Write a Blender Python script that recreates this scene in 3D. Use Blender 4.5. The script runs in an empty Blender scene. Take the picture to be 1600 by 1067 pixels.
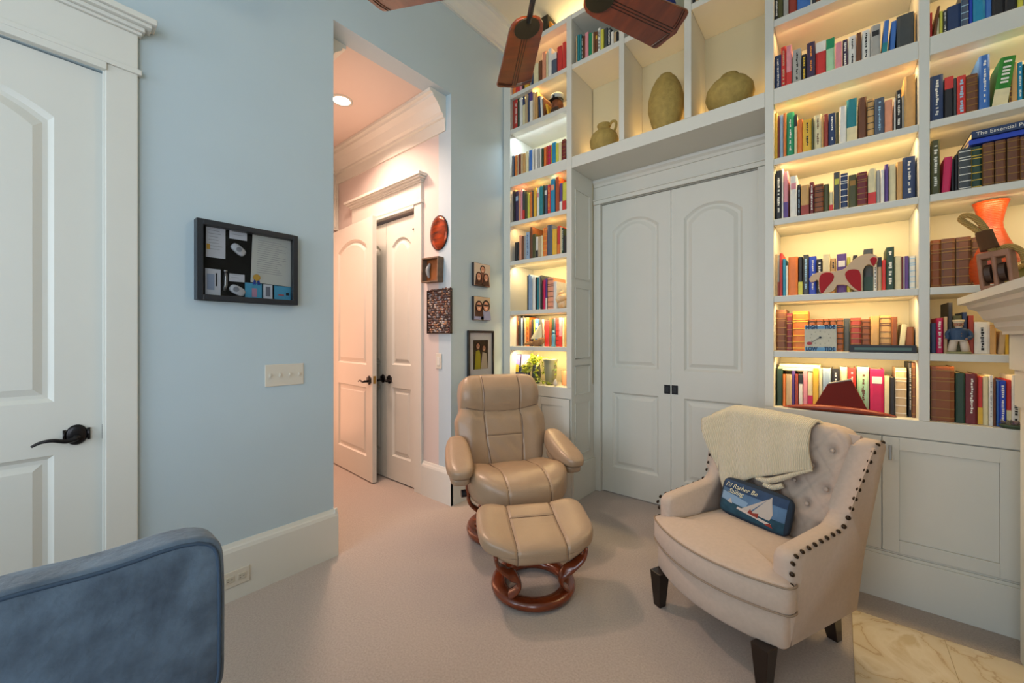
import bpy, bmesh, math, random
from mathutils import Vector, Matrix, Euler
random.seed(7)
PI = math.pi
sc = bpy.context.scene
C = sc.collection
# ---------------------------------------------------------------- camera
YAW = math.atan2(512, 620)
cam_d = bpy.data.cameras.new('camera'); cam = bpy.data.objects.new('camera', cam_d); C.objects.link(cam)
cam.location = (0, 0, 1.33); cam.rotation_euler = (PI/2, 0, YAW)
cam_d.sensor_width = 36; cam_d.lens = 36*620/1600; cam_d.shift_y = -5.5/1600; cam_d.clip_start = .02
sc.camera = cam
sc.view_settings.view_transform = 'Standard'; sc.view_settings.look = 'None'
sc.view_settings.gamma = 1; sc.view_settings.exposure = 0.0; sc.view_settings.use_curve_mapping = False
# ---------------------------------------------------------------- world and daylight
w = bpy.data.worlds.new('world'); sc.world = w; w.use_nodes = True
w.node_tree.nodes['Background'].inputs[0].default_value = (.62, .76, 1, 1)
w.node_tree.nodes['Background'].inputs[1].default_value = 1.0
def area(name, loc, rot, sx, sy, power, col, spread=PI):
    d = bpy.data.lights.new(name, 'AREA'); d.shape = 'RECTANGLE'; d.size = sx; d.size_y = sy
    d.energy = power; d.color = col; d.spread = spread
    o = bpy.data.objects.new(name, d); C.objects.link(o); o.location = loc; o.rotation_euler = rot
    return o
# tall windows in the wall behind the camera and in the right wall, near the camera
area('window_light', (-1.0, -3.35, 1.9), (PI/2, 0, 0), 2.6, 2.4, 84, (.80, .90, 1))
area('window_light', (.93, -1.75, 1.8), (PI/2, 0, PI/2), 1.8, 2.3, 52, (.84, .92, 1))
# point light, used for the unseen fan lamp added above the view
def point(name, loc, power, col, r=.1):
    d = bpy.data.lights.new(name, 'POINT'); d.energy = power; d.color = col; d.shadow_soft_size = r
    o = bpy.data.objects.new(name, d); C.objects.link(o); o.location = loc; return o
# recessed hall lights
for x in (-3.15,):
    area('hall_light', (x, 1.62, 3.24), (0, 0, 0), .16, .16, 26, (1, .68, .52), 2.4)
# light of the room past the hall's end doorway
area('doorway_light', (-4.45, 1.6, 1.3), (PI/2, 0, -PI/2), .7, 2.2, 13, (1, .45, .25))
area('hall_light', (-2.75, 1.45, 3.24), (0, 0, 0), .14, .14, 7, (1, .70, .56), 2.0)  # added lamp without a fixture, brightens the hall
# ---------------------------------------------------------------- helpers
def L(c):
    return tuple((v/12.92 if v <= .04045 else ((v+.055)/1.055)**2.4) for v in c)
def hexc(h):
    h = h.lstrip('#'); return L(tuple(int(h[i:i+2], 16)/255 for i in (0, 2, 4)))
MATS = {}
def mat(name, col, rough=.6, metal=0, bump=0, scale=60, var=0, vscale=8, emit=None, es=1, coat=0, sheen=0, stretch=None, col2=None, alpha=None, wave=None, spec=None):
    if name in MATS: return MATS[name]
    m = bpy.data.materials.new(name); MATS[name] = m; m.use_nodes = True
    nt = m.node_tree; b = nt.nodes['Principled BSDF']
    c = hexc(col) if isinstance(col, str) else col
    b.inputs['Base Color'].default_value = (*c, 1); b.inputs['Roughness'].default_value = rough
    b.inputs['Metallic'].default_value = metal
    if spec is not None: b.inputs['Specular IOR Level'].default_value = spec
    if coat: b.inputs['Coat Weight'].default_value = coat; b.inputs['Coat Roughness'].default_value = .15
    if sheen: b.inputs['Sheen Weight'].default_value = sheen; b.inputs['Sheen Roughness'].default_value = .5
    if emit: b.inputs['Emission Color'].default_value = (*emit, 1); b.inputs['Emission Strength'].default_value = es
    tc = nt.nodes.new('ShaderNodeTexCoord'); mp = nt.nodes.new('ShaderNodeMapping')
    nt.links.new(tc.outputs['Object'], mp.inputs[0])
    if stretch: mp.inputs['Scale'].default_value = stretch
    if var or col2:
        n = nt.nodes.new('ShaderNodeTexNoise'); n.inputs['Scale'].default_value = vscale; n.inputs['Detail'].default_value = 5
        nt.links.new(mp.outputs[0], n.inputs['Vector'])
        r = nt.nodes.new('ShaderNodeValToRGB'); r.color_ramp.elements[0].position = .3; r.color_ramp.elements[1].position = .7
        if col2:
            c2 = hexc(col2) if isinstance(col2, str) else col2
            r.color_ramp.elements[0].color = (*c, 1); r.color_ramp.elements[1].color = (*c2, 1)
        else:
            r.color_ramp.elements[0].color = (*[v*(1-var) for v in c], 1); r.color_ramp.elements[1].color = (*[min(1, v*(1+var)) for v in c], 1)
        nt.links.new(n.outputs['Fac'], r.inputs[0]); nt.links.new(r.outputs[0], b.inputs['Base Color'])
    if bump or wave:
        bp = nt.nodes.new('ShaderNodeBump'); bp.inputs['Strength'].default_value = bump or wave[1]; bp.inputs['Distance'].default_value = .004
        if wave:
            n = nt.nodes.new('ShaderNodeTexWave'); n.inputs['Scale'].default_value = wave[0]; n.bands_direction = wave[2]; n.inputs['Distortion'].default_value = wave[3]
        else:
            n = nt.nodes.new('ShaderNodeTexNoise'); n.inputs['Scale'].default_value = scale; n.inputs['Detail'].default_value = 6
        nt.links.new(mp.outputs[0], n.inputs['Vector'])
        nt.links.new(n.outputs['Fac'], bp.inputs['Height']); nt.links.new(bp.outputs[0], b.inputs['Normal'])
    return m
def obj(name, bm_, m, parent=None, smooth=False, loc=None, rot=None, bevel=0, segs=2, kind=None, label=None, weld=True):
    if weld: bmesh.ops.remove_doubles(bm_, verts=bm_.verts, dist=1e-5)
    me = bpy.data.meshes.new(name); bmesh.ops.recalc_face_normals(bm_, faces=bm_.faces); bm_.to_mesh(me); bm_.free()
    for mm in (m if isinstance(m, (list, tuple)) else [m]): me.materials.append(mm)
    if smooth:
        me.polygons.foreach_set('use_smooth', [True]*len(me.polygons))
    o = bpy.data.objects.new(name, me); C.objects.link(o)
    if parent is not None: o.parent = parent
    if loc: o.location = loc
    if rot: o.rotation_euler = rot
    if bevel:
        md = o.modifiers.new('bevel', 'BEVEL'); md.width = bevel; md.segments = segs; md.limit_method = 'ANGLE'; md.angle_limit = .6
        if smooth: md.harden_normals = False
    if kind: o['kind'] = kind
    if label: o['label'] = label
    return o
def tag(o, label, cat, group=None):
    o['label'] = label; o['category'] = cat
    if group: o['group'] = group
    return o
def thing(name, label, cat, loc=(0, 0, 0), rotz=0, group=None):
    o = bpy.data.objects.new(name, None); C.objects.link(o); o.empty_display_size = .1
    o.location = loc; o.rotation_euler = (0, 0, rotz)
    return tag(o, label, cat, group)
def NB(): return bmesh.new()
def box(b, x0, x1, y0, y1, z0, z1, mi=0, M=None):
    vs = [b.verts.new(Vector(p) if M is None else M @ Vector(p)) for p in ((x0,y0,z0),(x1,y0,z0),(x1,y1,z0),(x0,y1,z0),(x0,y0,z1),(x1,y0,z1),(x1,y1,z1),(x0,y1,z1))]
    for f in ((0,3,2,1),(4,5,6,7),(0,1,5,4),(1,2,6,5),(2,3,7,6),(3,0,4,7)):
        fc = b.faces.new([vs[i] for i in f]); fc.material_index = mi
    return b
def BX(x0, x1, y0, y1, z0, z1, mi=0): return box(NB(), x0, x1, y0, y1, z0, z1, mi)
def prism(b, pts, ax, a0, a1, mi=0):
    # pts 2D; ax = axis of extrusion
    def v(p, a):
        return {'x': (a, p[0], p[1]), 'y': (p[0], a, p[1]), 'z': (p[0], p[1], a)}[ax]
    A = [b.verts.new(v(p, a0)) for p in pts]; B = [b.verts.new(v(p, a1)) for p in pts]
    n = len(pts)
    f = b.faces.new(A); f.material_index = mi
    f = b.faces.new(B[::-1]); f.material_index = mi
    for i in range(n):
        f = b.faces.new((A[i], B[i], B[(i+1) % n], A[(i+1) % n])); f.material_index = mi
    return b
def loft(b, rings, cap0=True, cap1=True, close=True, mi=0):
    R = [[b.verts.new(p) for p in r] for r in rings]
    n = len(R[0])
    for i in range(len(R)-1):
        for j in range(n if close else n-1):
            k = (j+1) % n
            f = b.faces.new((R[i][j], R[i][k], R[i+1][k], R[i+1][j])); f.material_index = mi
    if cap0: b.faces.new(R[0][::-1]).material_index = mi
    if cap1: b.faces.new(R[-1]).material_index = mi
    return b
def lathe(b, prof, n=24, c=(0, 0, 0), sx=1, sy=1, mi=0, cap=True):
    rings = [[(c[0]+r*sx*math.cos(2*PI*k/n), c[1]+r*sy*math.sin(2*PI*k/n), c[2]+z) for k in range(n)] for r, z in prof]
    return loft(b, rings, cap, cap, True, mi)
def cr(pts, n=8, close=False):
    P = [Vector(p) for p in pts]; out = []
    m = len(P)
    rng = range(m if close else m-1)
    for i in rng:
        if close: p0, p1, p2, p3 = P[(i-1) % m], P[i], P[(i+1) % m], P[(i+2) % m]
        else: p0, p1, p2, p3 = P[max(i-1, 0)], P[i], P[i+1], P[min(i+2, m-1)]
        for k in range(n):
            t = k/n
            out.append(.5*((2*p1)+(-p0+p2)*t+(2*p0-5*p1+4*p2-p3)*t*t+(-p0+3*p1-3*p2+p3)*t**3))
    if not close: out.append(P[-1])
    return out
def tube(b, pts, r, n=8, up=None, r2=None, close=False, mi=0, taper=None):
    pts = [Vector(p) for p in pts]; rings = []
    N = len(pts); prev = None
    for i, p in enumerate(pts):
        if close: t = (pts[(i+1) % N]-pts[i-1])
        else: t = pts[min(i+1, N-1)]-pts[max(i-1, 0)]
        t.normalize()
        if up is not None: u = Vector(up)
        elif prev is not None: u = prev
        else: u = Vector((0, 0, 1)) if abs(t.z) < .9 else Vector((1, 0, 0))
        u = (u-t*u.dot(t)).normalized(); s = t.cross(u); prev = u
        f = taper(i/(N-1)) if taper else 1
        ra = r*f; rb = (r2 or r)*f
        rings.append([p+u*ra*math.cos(2*PI*k/n)+s*rb*math.sin(2*PI*k/n) for k in range(n)])
    if close:
        R = [[b.verts.new(q) for q in rr] for rr in rings]
        for i in range(N):
            for j in range(n):
                k = (j+1) % n
                b.faces.new((R[i][j], R[i][k], R[(i+1) % N][k], R[(i+1) % N][j])).material_index = mi
        return b
    return loft(b, rings, True, True, True, mi)
def cushion(w, d, h, e=5, n=20, fn=None):
    b = NB(); V = {}
    def vert(p):
        s = (abs(p[0])**e+abs(p[1])**e+abs(p[2])**e)**(1/e)
        q = (p[0]/s*w/2, p[1]/s*d/2, p[2]/s*h/2)
        key = tuple(round(c, 6) for c in q)
        if key not in V: V[key] = b.verts.new(fn(*q) if fn else q)
        return V[key]
    for a in range(3):
        for s in (-1, 1):
            g = []
            for i in range(n+1):
                row = []
                for j in range(n+1):
                    u = math.tan((-1+2*i/n)*PI/4); v = math.tan((-1+2*j/n)*PI/4)
                    p = [0, 0, 0]; p[a] = s; p[(a+1) % 3] = u; p[(a+2) % 3] = v
                    row.append(vert(p))
                g.append(row)
            for i in range(n):
                for j in range(n):
                    q = [g[i][j], g[i+1][j], g[i+1][j+1], g[i][j+1]]
                    if len(set(q)) == 4:
                        try: b.faces.new(q)
                        except ValueError: pass
    return b
def text_bm(s, size, extrude=.0004, shear=0, align='CENTER', bold=0):
    cu = bpy.data.curves.new('t', 'FONT'); cu.body = s; cu.size = size; cu.extrude = extrude; cu.shear = shear
    cu.align_x = align; cu.align_y = 'CENTER'; cu.offset = bold; cu.resolution_u = 3
    o = bpy.data.objects.new('t', cu); C.objects.link(o)
    dg = bpy.context.evaluated_depsgraph_get(); me = bpy.data.meshes.new_from_object(o.evaluated_get(dg))
    b = NB(); b.from_mesh(me); bpy.data.objects.remove(o); bpy.data.curves.remove(cu); bpy.data.meshes.remove(me)
    return b
_S, _C = math.sin(YAW), math.cos(YAW)
def _ray(px, py):
    t = (px-800)/620; return Vector((-_S+t*_C, _C+t*_S, (528-py)/620))
EYE = Vector((0, 0, 1.33))
def atY(px, py, Y): d = _ray(px, py); return EYE+d*(Y/d.y)
def atX(px, py, X): d = _ray(px, py); return EYE+d*(X/d.x)
def bxc(b, c, s, M=None):
    return box(b, c[0]-s[0]/2, c[0]+s[0]/2, c[1]-s[1]/2, c[1]+s[1]/2, c[2]-s[2]/2, c[2]+s[2]/2, 0, M)
# ---------------------------------------------------------------- common materials
M_wall = mat('wall_paint', '#b3c4cb', .75, bump=.05, scale=250, var=.015, vscale=3)
M_trim = mat('white_trim_paint', '#d3d3ca', .42, bump=.02, scale=120, var=.01, vscale=5)
M_case = mat('bookcase_paint', '#d2d1c6', .45, bump=.02, scale=120, var=.01, vscale=5)
M_ceil = mat('ceiling_paint', '#d8d2bd', .85, bump=.05, scale=200, var=.01)
M_hall = mat('hall_paint', '#cfc3bd', .75, bump=.04, scale=250)
M_carpet = mat('carpet', '#a5978c', .95, bump=.9, scale=420, sheen=.25, col2='#b9aca1', vscale=120)
M_black = mat('black_lacquer', '#17181b', .35)
M_bronze = mat('dark_bronze', '#2c2a2b', .32, metal=.8, var=.2, vscale=40)
M_plate = mat('ivory_plastic', '#cfc9ba', .4)
M_cherry = mat('cherry_wood', '#7a3413', .22, coat=.5, col2='#55200b', vscale=6, stretch=(1, 1, 6))
M_steel = mat('brushed_steel', '#9a9a98', .3, metal=.9)
M_glass = None
# ================================================================ ROOM SHELL
CEIL = 4.12; XL = -2.39
def struct(name, b, m, **k): return obj(name, b, m, kind='structure', **k)
def slab_holes(b, axis, a0, a1, u0, u1, z0, z1, holes):
    """wall slab, thickness a0..a1 along axis, extent u0..u1, with rectangular holes (u0,u1,z0,z1)"""
    us = sorted({u0, u1, *[h[0] for h in holes], *[h[1] for h in holes]}); zs = sorted({z0, z1, *[h[2] for h in holes], *[h[3] for h in holes]})
    for i in range(len(us)-1):
        for j in range(len(zs)-1):
            cu, cz = (us[i]+us[i+1])/2, (zs[j]+zs[j+1])/2
            if any(h[0] < cu < h[1] and h[2] < cz < h[3] for h in holes): continue
            if axis == 'x': box(b, a0, a1, us[i], us[i+1], zs[j], zs[j+1])
            else: box(b, us[i], us[i+1], a0, a1, zs[j], zs[j+1])
    bmesh.ops.remove_doubles(b, verts=b.verts, dist=1e-5)
    inner = [f for f in b.faces if any(g is not f and set(g.verts) == set(f.verts) for g in f.verts[0].link_faces)]
    bmesh.ops.delete(b, geom=inner, context='FACES')
    return b
D1 = (-.64, .197, 0, 2.452)      # left door opening in the left wall: Y0 Y1 z0 z1
struct('floor', BX(-5.6, 1.6, -3.7, 3.6, -.1, 0), M_carpet)
struct('ceiling', BX(-2.54, 1.3, -3.6, 3.4, CEIL, CEIL+.1), M_ceil)
struct('wall_left', slab_holes(NB(), 'x', XL-.15, XL, -3.6, 3.4, 0, CEIL, [(1.177, 2.13, -1, 3.28), D1]), M_wall)
struct('wall_back', slab_holes(NB(), 'y', 3.16, 3.3, XL, 1.3, 0, CEIL, [(-1.6, -.43, -1, 2.488)]), M_case)
struct('wall_right', slab_holes(NB(), 'x', .97, 1.12, -3.6, 3.16, 0, CEIL, [(-2.6, -.9, .6, 3.0)]), M_wall)
struct('wall_front', slab_holes(NB(), 'y', -3.6, -3.45, XL, .97, 0, CEIL, [(-2.3, .3, .6, 3.1)]), M_wall)
# hall beyond the opening
DY = 2.13
struct('wall_hall_right', slab_holes(NB(), 'y', DY, DY+.14, -4.25, XL-.15, 0, 3.6, [(-3.785, -2.842, -1, 2.45)]), M_hall)
struct('wall_hall_left', BX(-5.4, XL-.15, 1.04, 1.177, 0, 3.6), M_hall)
struct('wall_hall_end', slab_holes(NB(), 'x', -4.38, -4.25, 1.177, DY+.14, 0, 3.6, [(1.2, 1.96, -1, 2.45)]), M_hall)
struct('ceiling_hall', BX(-5.4, XL-.15, 1.04, DY+.14, 3.28, 3.4), mat('hall_ceiling_paint', '#d6c6bb', .8))
struct('wall_hall_far', BX(-5.5, -5.4, .9, 3.0, 0, 3.6), M_hall)
# closet interior behind the closet doors
struct('wall_closet', BX(-4.2, -2.56, 2.6, 2.7, 0, 3.0), M_hall)
def run_profile(b, prof, ax, a0, a1, base, out, z):
    """prof (u out, v up); ax axis of run"""
    A = []; 
    for a in (a0, a1):
        ring = []
        for u, v in prof:
            ring.append((a, base+out*u, z+v) if ax == 'x' else (base+out*u, a, z+v))
        A.append(ring)
    return loft(b, A)
BASE = [(0, 0), (.022, 0), (.022, .245), (.017, .262), (.012, .27), (.006, .286), (0, .286)]
def baseboard(name, ax, a0, a1, base, out):
    return struct(name, run_profile(NB(), BASE, ax, a0, a1, base, out, 0), M_trim)
baseboard('baseboard_left', 'y', .296, 1.197, XL, 1)
baseboard('baseboard_left_jamb', 'x', XL-.15, XL+.02, 1.177, 1)
baseboard('baseboard_centre', 'y', 2.11, 2.77, XL, 1)
baseboard('baseboard_hall_right', 'x', -2.74, XL+.022, DY, -1)
baseboard('baseboard_hall_left', 'x', -4.25, XL-.15, 1.177, 1)
CROWN = [(0, 0), (.02, 0), (.022, .02), (.035, .03), (.05, .06), (.085, .1), (.12, .125), (.125, .145), (.15, .15), (.15, .18), (0, .18)]
struct('trim_1', run_profile(NB(), CROWN, 'y', -3.45, 3.16, XL, 1, 3.94), M_trim)
struct('trim_2', run_profile(NB(), CROWN, 'x', XL, .97, 3.16, -1, 3.94), M_trim)
HC = [(0, 0), (.012, 0), (.012, .10), (.03, .105), (.03, .125), (.05, .14), (.09, .20), (.13, .23), (.135, .25), (.16, .255), (.16, .28), (0, .28)]
struct('trim_3', run_profile(NB(), HC, 'x', -4.25, XL-.06, DY, -1, 3.0), M_trim)
struct('trim_4', run_profile(NB(), HC, 'x', -4.25, XL-.15, 1.177, 1, 3.0), M_trim)
struct('trim_5', run_profile(NB(), HC, 'y', 1.177, DY, -4.25, 1, 3.0), M_trim)
# fluted pilaster block on the hall end wall above the doorway
b = NB(); box(b, -4.25, -4.21, 1.98, 2.13, 2.5, 3.0)
for k in range(6): tube(b, [(-4.208, 1.995+k*.024, 2.52), (-4.208, 1.995+k*.024, 2.98)], .007, 6)
struct('trim_6', b, M_trim)
struct('trim_7', BX(-4.25, -4.225, 1.96, 2.09, 0, 2.47), M_trim)

# ---- door leaf -------------------------------------------------
def panel_outline(x0, x1, z0, zs, rise, n=14):
    pts = [(x0, z0), (x1, z0)]
    cx, hw = (x0+x1)/2, (x1-x0)/2
    for k in range(n+1):
        t = 1-2*k/n
        pts.append((cx+hw*t, zs+rise*(1-abs(t)**2.2)))
    return pts
def inset(o, d):
    xs = [p[0] for p in o]; zs = [p[1] for p in o]; cx = (min(xs)+max(xs))/2; hw = (max(xs)-min(xs))/2; z0 = min(zs)
    out = []
    for x, z in o:
        nx = cx+(x-cx)*(hw-d)/hw
        out.append((nx, z+d if abs(z-z0) < 1e-6 else z-d))
    return out
def leaf_mesh(w, h, th, panels, both=True):
    """front at y=0 looking -y; panels = (x0,x1,z0,zspring,rise)"""
    b = NB()
    panels = sorted(panels, key=lambda p: p[2])
    sides = [(0, 1)] + ([(th, -1)] if both else [])
    for Y, s in sides:
        x0, x1 = panels[0][0], panels[0][1]
        def quad(pts): b.faces.new([b.verts.new((x, Y, z)) for x, z in pts])
        quad([(0, 0), (x0, 0), (x0, h), (0, h)]); quad([(x1, 0), (w, 0), (w, h), (x1, h)])
        zprev = 0
        for p in panels:
            quad([(x0, zprev), (x1, zprev), (x1, p[2]), (x0, p[2])])
            o = panel_outline(*p)
            nxt = p[3]+p[4]+.03 if p[4] else p[3]
            arch = o[2:]
            if p[4]:
                for k in range(len(arch)-1):
                    quad([arch[k], (arch[k][0], nxt), (arch[k+1][0], nxt), arch[k+1]])
            zprev = nxt
            rings = []
            for d, dep in ((0, 0), (.006, .006), (.016, .014), (.03, .014), (.055, .004), (.06, .004)):
                rings.append([(x, Y+s*dep, z) for x, z in inset(o, d)])
            loft(b, rings, False, True)
        quad([(x0, zprev), (x1, zprev), (x1, h), (x0, h)])
    for q in (((0,0,0),(0,th,0),(0,th,h),(0,0,h)), ((w,0,0),(w,0,h),(w,th,h),(w,th,0)), ((0,0,h),(0,th,h),(w,th,h),(w,0,h)), ((0,0,0),(w,0,0),(w,th,0),(0,th,0))):
        b.faces.new([b.verts.new(p) for p in q])
    if not both: b.faces.new([b.verts.new(p) for p in ((0,th,0),(w,th,0),(w,th,h),(0,th,h))])
    return b
def door(name, loc, rz, w, h, th=.04, st=.11, mt=None, arch=.09, both=True):
    o = struct(name, leaf_mesh(w, h, th, [(st, w-st, .22, .86, 0), (st, w-st, 1.07, h-.24, arch)], both), mt or M_trim)
    o.location = loc; o.rotation_euler = (0, 0, rz); return o
def lever(parent, x, z, side=-1, y=0, direction=-1):
    """scroll rose with wave lever; side -1 = front"""
    b = NB(); s = side
    n = 28; rings = []
    for r, d in ((.034, 0), (.034, .006), (.028, .011), (.018, .013)):
        ring = []
        for k in range(n):
            a = 2*PI*k/n; rr = r*(1+.08*math.cos(2*a)*-1 if r > .02 else 1)
            ring.append((x+rr*math.cos(a), y+s*d, z+rr*1.12*math.sin(a)))
        rings.append(ring)
    loft(b, rings)
    for sx in (-1, 1): box(b, x+sx*.034-.004, x+sx*.034+.004, y, y+s*.01, z-.024, z+.024)
    o = obj('door_lever', b, M_bronze, parent, smooth=True)
    b = NB()
    tube(b, [(x, y+s*.01, z-.008), (x, y+s*.05, z-.008)], .011, 10)
    pts = cr([(x, y+s*.048, z-.008), (x+direction*.03, y+s*.052, z-.014), (x+direction*.065, y+s*.054, z-.004), (x+direction*.095, y+s*.052, z-.006), (x+direction*.118, y+s*.05, z-.018)], 5)
    tube(b, pts, .009, 8, taper=lambda t: 1.1-.6*t)
    obj('handle', b, M_bronze, o, smooth=True)
    return o
# left door and its casing
d1 = door('door_1', (XL-.012, .192, .006), PI/2+PI, .80, 2.44, mt=M_trim, st=.135)   # local +x -> -Y
d1.rotation_euler = (0, 0, PI/2); d1.location = (XL-.012-.0, .192-.80, .006)
# with rz=90deg local x -> +Y and local -y (front) -> +X
lever(d1, .80-.075, .93, -1, 0, -1)
b = NB(); box(b, .797, .803, .0, .02, .90, .96); obj('latch_plate', b, M_bronze, d1)
CAS = [(0, 0), (.018, 0), (.022, .012), (.022, .085), (.016, .1), (0, .1)]
def casing(name, ax, side, u0, u1, base, out, h=2.452, head=True, cw=.1, wall=M_trim, cr_h=2.72):
    """casing round an opening u0..u1, lying on plane base, projecting out"""
    b = NB()
    def bb(a0, a1, d0, d1, z0, z1):
        lo, hi = sorted((base+out*d0, base+out*d1))
        if ax == 'y': box(b, lo, hi, a0, a1, z0, z1)
        else: box(b, a0, a1, lo, hi, z0, z1)
    bb(u0-cw, u0, 0, .022, 0, h+.03); bb(u1, u1+cw, 0, .022, 0, h+.03)
    bb(u0-.004, u0+.008, 0, .012, 0, h); bb(u1-.008, u1+.004, 0, .012, 0, h)
    if head:
        bb(u0-cw-.012, u1+cw+.012, 0, .032, h+.028, h+.05)
        bb(u0-.004, u1+.004, 0, .03, h, h+.03)
        bb(u0-cw, u1+cw, 0, .024, h+.05, h+.20)
        bb(u0-cw-.012, u1+cw+.012, 0, .036, h+.20, h+.213); bb(u0-cw-.02, u1+cw+.02, 0, .05, h+.213, h+.23)
        bb(u0-cw-.04, u1+cw+.04, 0, .07, h+.23, h+.245); bb(u0-cw-.055, u1+cw+.055, 0, .085, h+.245, h+.27)
    return struct(name, b, wall, bevel=.003)
casing('trim_8', 'y', 1, D1[0], D1[1], XL, 1)
# hall closet double doors
HD = DY+.012
cl = door('door_2', (-3.31, HD, .012), 0, .466, 2.405, mt=M_trim, st=.09, arch=.07)
lever(cl, .05, .93, -1, 0, 1)
cr_ = door('door_3', (-3.782, HD, .012), 0, .466, 2.405, mt=M_trim, st=.09, arch=.07)
lever(cr_, .416, .93, -1, 0, -1)
for z in (.24, 1.0, 1.75, 2.22):
    obj('hinge', BX(.460, .470, -.006, .004, z-.05, z+.05), M_bronze, cl)
obj('top_bolt', box(BX(.415, .462, -.012, -.002, 2.27, 2.278), .45, .462, -.012, -.002, 2.17, 2.278), M_bronze, cl)
casing('trim_9', 'x', 1, -3.785, -2.842, DY, -1)
# hall door folded back against the closet
hd = door('door_4', (-4.13, 2.035, .012), math.radians(-4.2), .86, 2.43, mt=M_trim, st=.12)
lever(hd, .80, .93, -1, 0, -1); lever(hd, .80, .93, 1, .04, -1)
obj('latch_plate', BX(.855, .864, .008, .032, .9, .97), mat('brass', '#a98a4a', .3, metal=.9), hd)
# pocket doors in the bookcase recess
pd = door('door_5', (-1.597, 3.172, .008), 0, .5815, 2.475, mt=M_case, st=.095, arch=.085, both=False)
pe = door('door_6', (-1.0115, 3.172, .008), 0, .5815, 2.475, mt=M_case, st=.095, arch=.085, both=False)
for p, x0 in ((pd, .532), (pe, .004)):
    q = obj('flush_pull', BX(x0, x0+.047, -.004, 0, .885, .955), M_bronze, p, bevel=.003)
    b = NB(); box(b, x0+.012, x0+.035, -.0075, -.004, .900, .940); obj('pull_ring', b, M_black, q, bevel=.003)
b = NB()
for (x0, x1) in ((-1.665, -1.6), (-.43, -.343)): box(b, x0, x1, 3.138, 3.16, 0, 2.49)
box(b, -1.665, -.343, 3.13, 3.16, 2.49, 2.525); box(b, -1.665, -.343, 3.12, 3.16, 2.522, 2.534)
struct('trim_10', b, M_case, bevel=.004)
struct('trim_11', run_profile(NB(), [(0, 0), (.01, 0), (.02, .02), (.035, .035), (.04, .055), (0, .055)], 'x', -1.665, -.343, 3.16, -1, 2.645), M_case)

# ================================================================ RECESSED LIGHT, PLATES
t = thing('recessed_light', 'round recessed downlight in the pink hall ceiling', 'ceiling light', (-3.15, 1.62, 3.28))
b = NB(); lathe(b, [(.085, -.001), (.085, -.006), (.066, -.008), (.066, -.001)], 28, cap=False); obj('trim_ring', b, M_trim, t, smooth=True)
b = NB(); lathe(b, [(.066, -.003), (.03, -.004)], 28); obj('lens', b, mat('lamp_glow', (1, 1, 1), .5, emit=(1, .93, .84), es=6), t)
t = thing('light_switch_plate', 'ivory four-gang switch plate on the blue wall left of the hall opening', 'light switch', (XL, .9, 1.125))
obj('plate', BX(0, .006, -.1, .1, -.06, .06), M_plate, t, bevel=.003)
for k in range(4):
    obj('toggle', box(BX(.004, .009, -.075+k*.05-.005, -.075+k*.05+.005, -.014, .014), .006, .016, -.075+k*.05-.004, -.075+k*.05+.004, -.004, .006), M_plate, t)
t = thing('light_switch_plate', 'ivory rocker switch below the pebble picture in the hall', 'light switch', (-2.535, DY, 1.14))
obj('plate', BX(-.037, .037, -.006, 0, -.062, .062), M_plate, t, bevel=.003); obj('rocker', BX(-.017, .017, -.01, -.004, -.034, .034), M_trim, t, bevel=.002)
t = thing('wall_outlet', 'ivory power outlet set sideways in the left baseboard', 'outlet', (XL+.022, .66, .112))
obj('plate', BX(0, .005, -.062, .062, -.04, .04), M_plate, t, bevel=.003)
for s in (-1, 1):
    q = obj('socket', BX(.004, .008, s*.026-.018, s*.026+.018, -.016, .016), mat('outlet_face', '#c2bcab', .4), t, bevel=.003)
    b = NB()
    for dy, dz in ((-.007, .006), (-.007, -.006), (.008, 0)): box(b, .008, .0086, s*.026+dy-.003, s*.026+dy+.003, dz-.0012, dz+.0012)
    obj('slot', b, M_black, q)

# ================================================================ BUILT-IN BOOKCASES
YF, YB = 2.77, 3.12
SH = [3.535, 3.22, 2.79, 2.38, 2.025, 1.575, 1.255]
def bookcase(name, label, x0, x1, uprights, shelves, z0=.835, top=3.94):
    t = thing(name, label, 'bookcase', ((x0+x1)/2, YF, z0)); ox, oy, oz = t.location
    def lb(a, c, d, e, f, g): return BX(a-ox, c-ox, d-oy, e-oy, f-oz, g-oz)
    for (u0, u1, a, c) in uprights: obj('upright', lb(u0, u1, YF, YB, a, c), M_case, t, bevel=.003)
    for (s0, s1, zt, th) in shelves: obj('shelf', lb(s0, s1, YF+.002, YB, zt-th, zt), M_case, t, bevel=.003)
    zb = min(u[2] for u in uprights)
    obj('back_panel', lb(x0+.004, x1-.004, YB, YB+.02, zb, top), mat('back_panel_cream', '#d6cba6', .6, bump=.02, scale=120), t)
    return t
lx0, lx1 = XL, -1.665; li0, li1 = -2.31, -1.7135
bookcase('bookcase', 'tall white built-in bookcase left of the double doors, behind the recliner', lx0, lx1,
    [(lx0, li0, .925, 3.94), (li1, lx1, .925, 3.94)],
    [(li0, li1, 3.94, .04), (li0, li1, 3.535, .035), (li0, li1, 3.22, .04), (li0, li1, 2.79, .09), (li0, li1, 2.38, .036), (li0, li1, 2.025, .036), (li0, li1, 1.575, .036), (li0, li1, 1.255, .036), (lx0, lx1, .925, .09)])
cubs = [(-1.665, -1.261), (-1.2207, -.80), (-.755, -.3425)]
bookcase('display_cubbies', 'white cubby unit bridging over the double doors with three clay vessels', -1.665, -.3425,
    [(-1.261, -1.2207, 2.79, 3.94), (-.80, -.755, 2.79, 3.94)],
    [(-1.665, -.3425, 2.79, .09)] + [(a, c, 3.535, .04) for a, c in cubs] + [(-1.665, -.3425, 3.94, .04)])
rx = [(-.298, .298), (.337, .93)]
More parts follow.
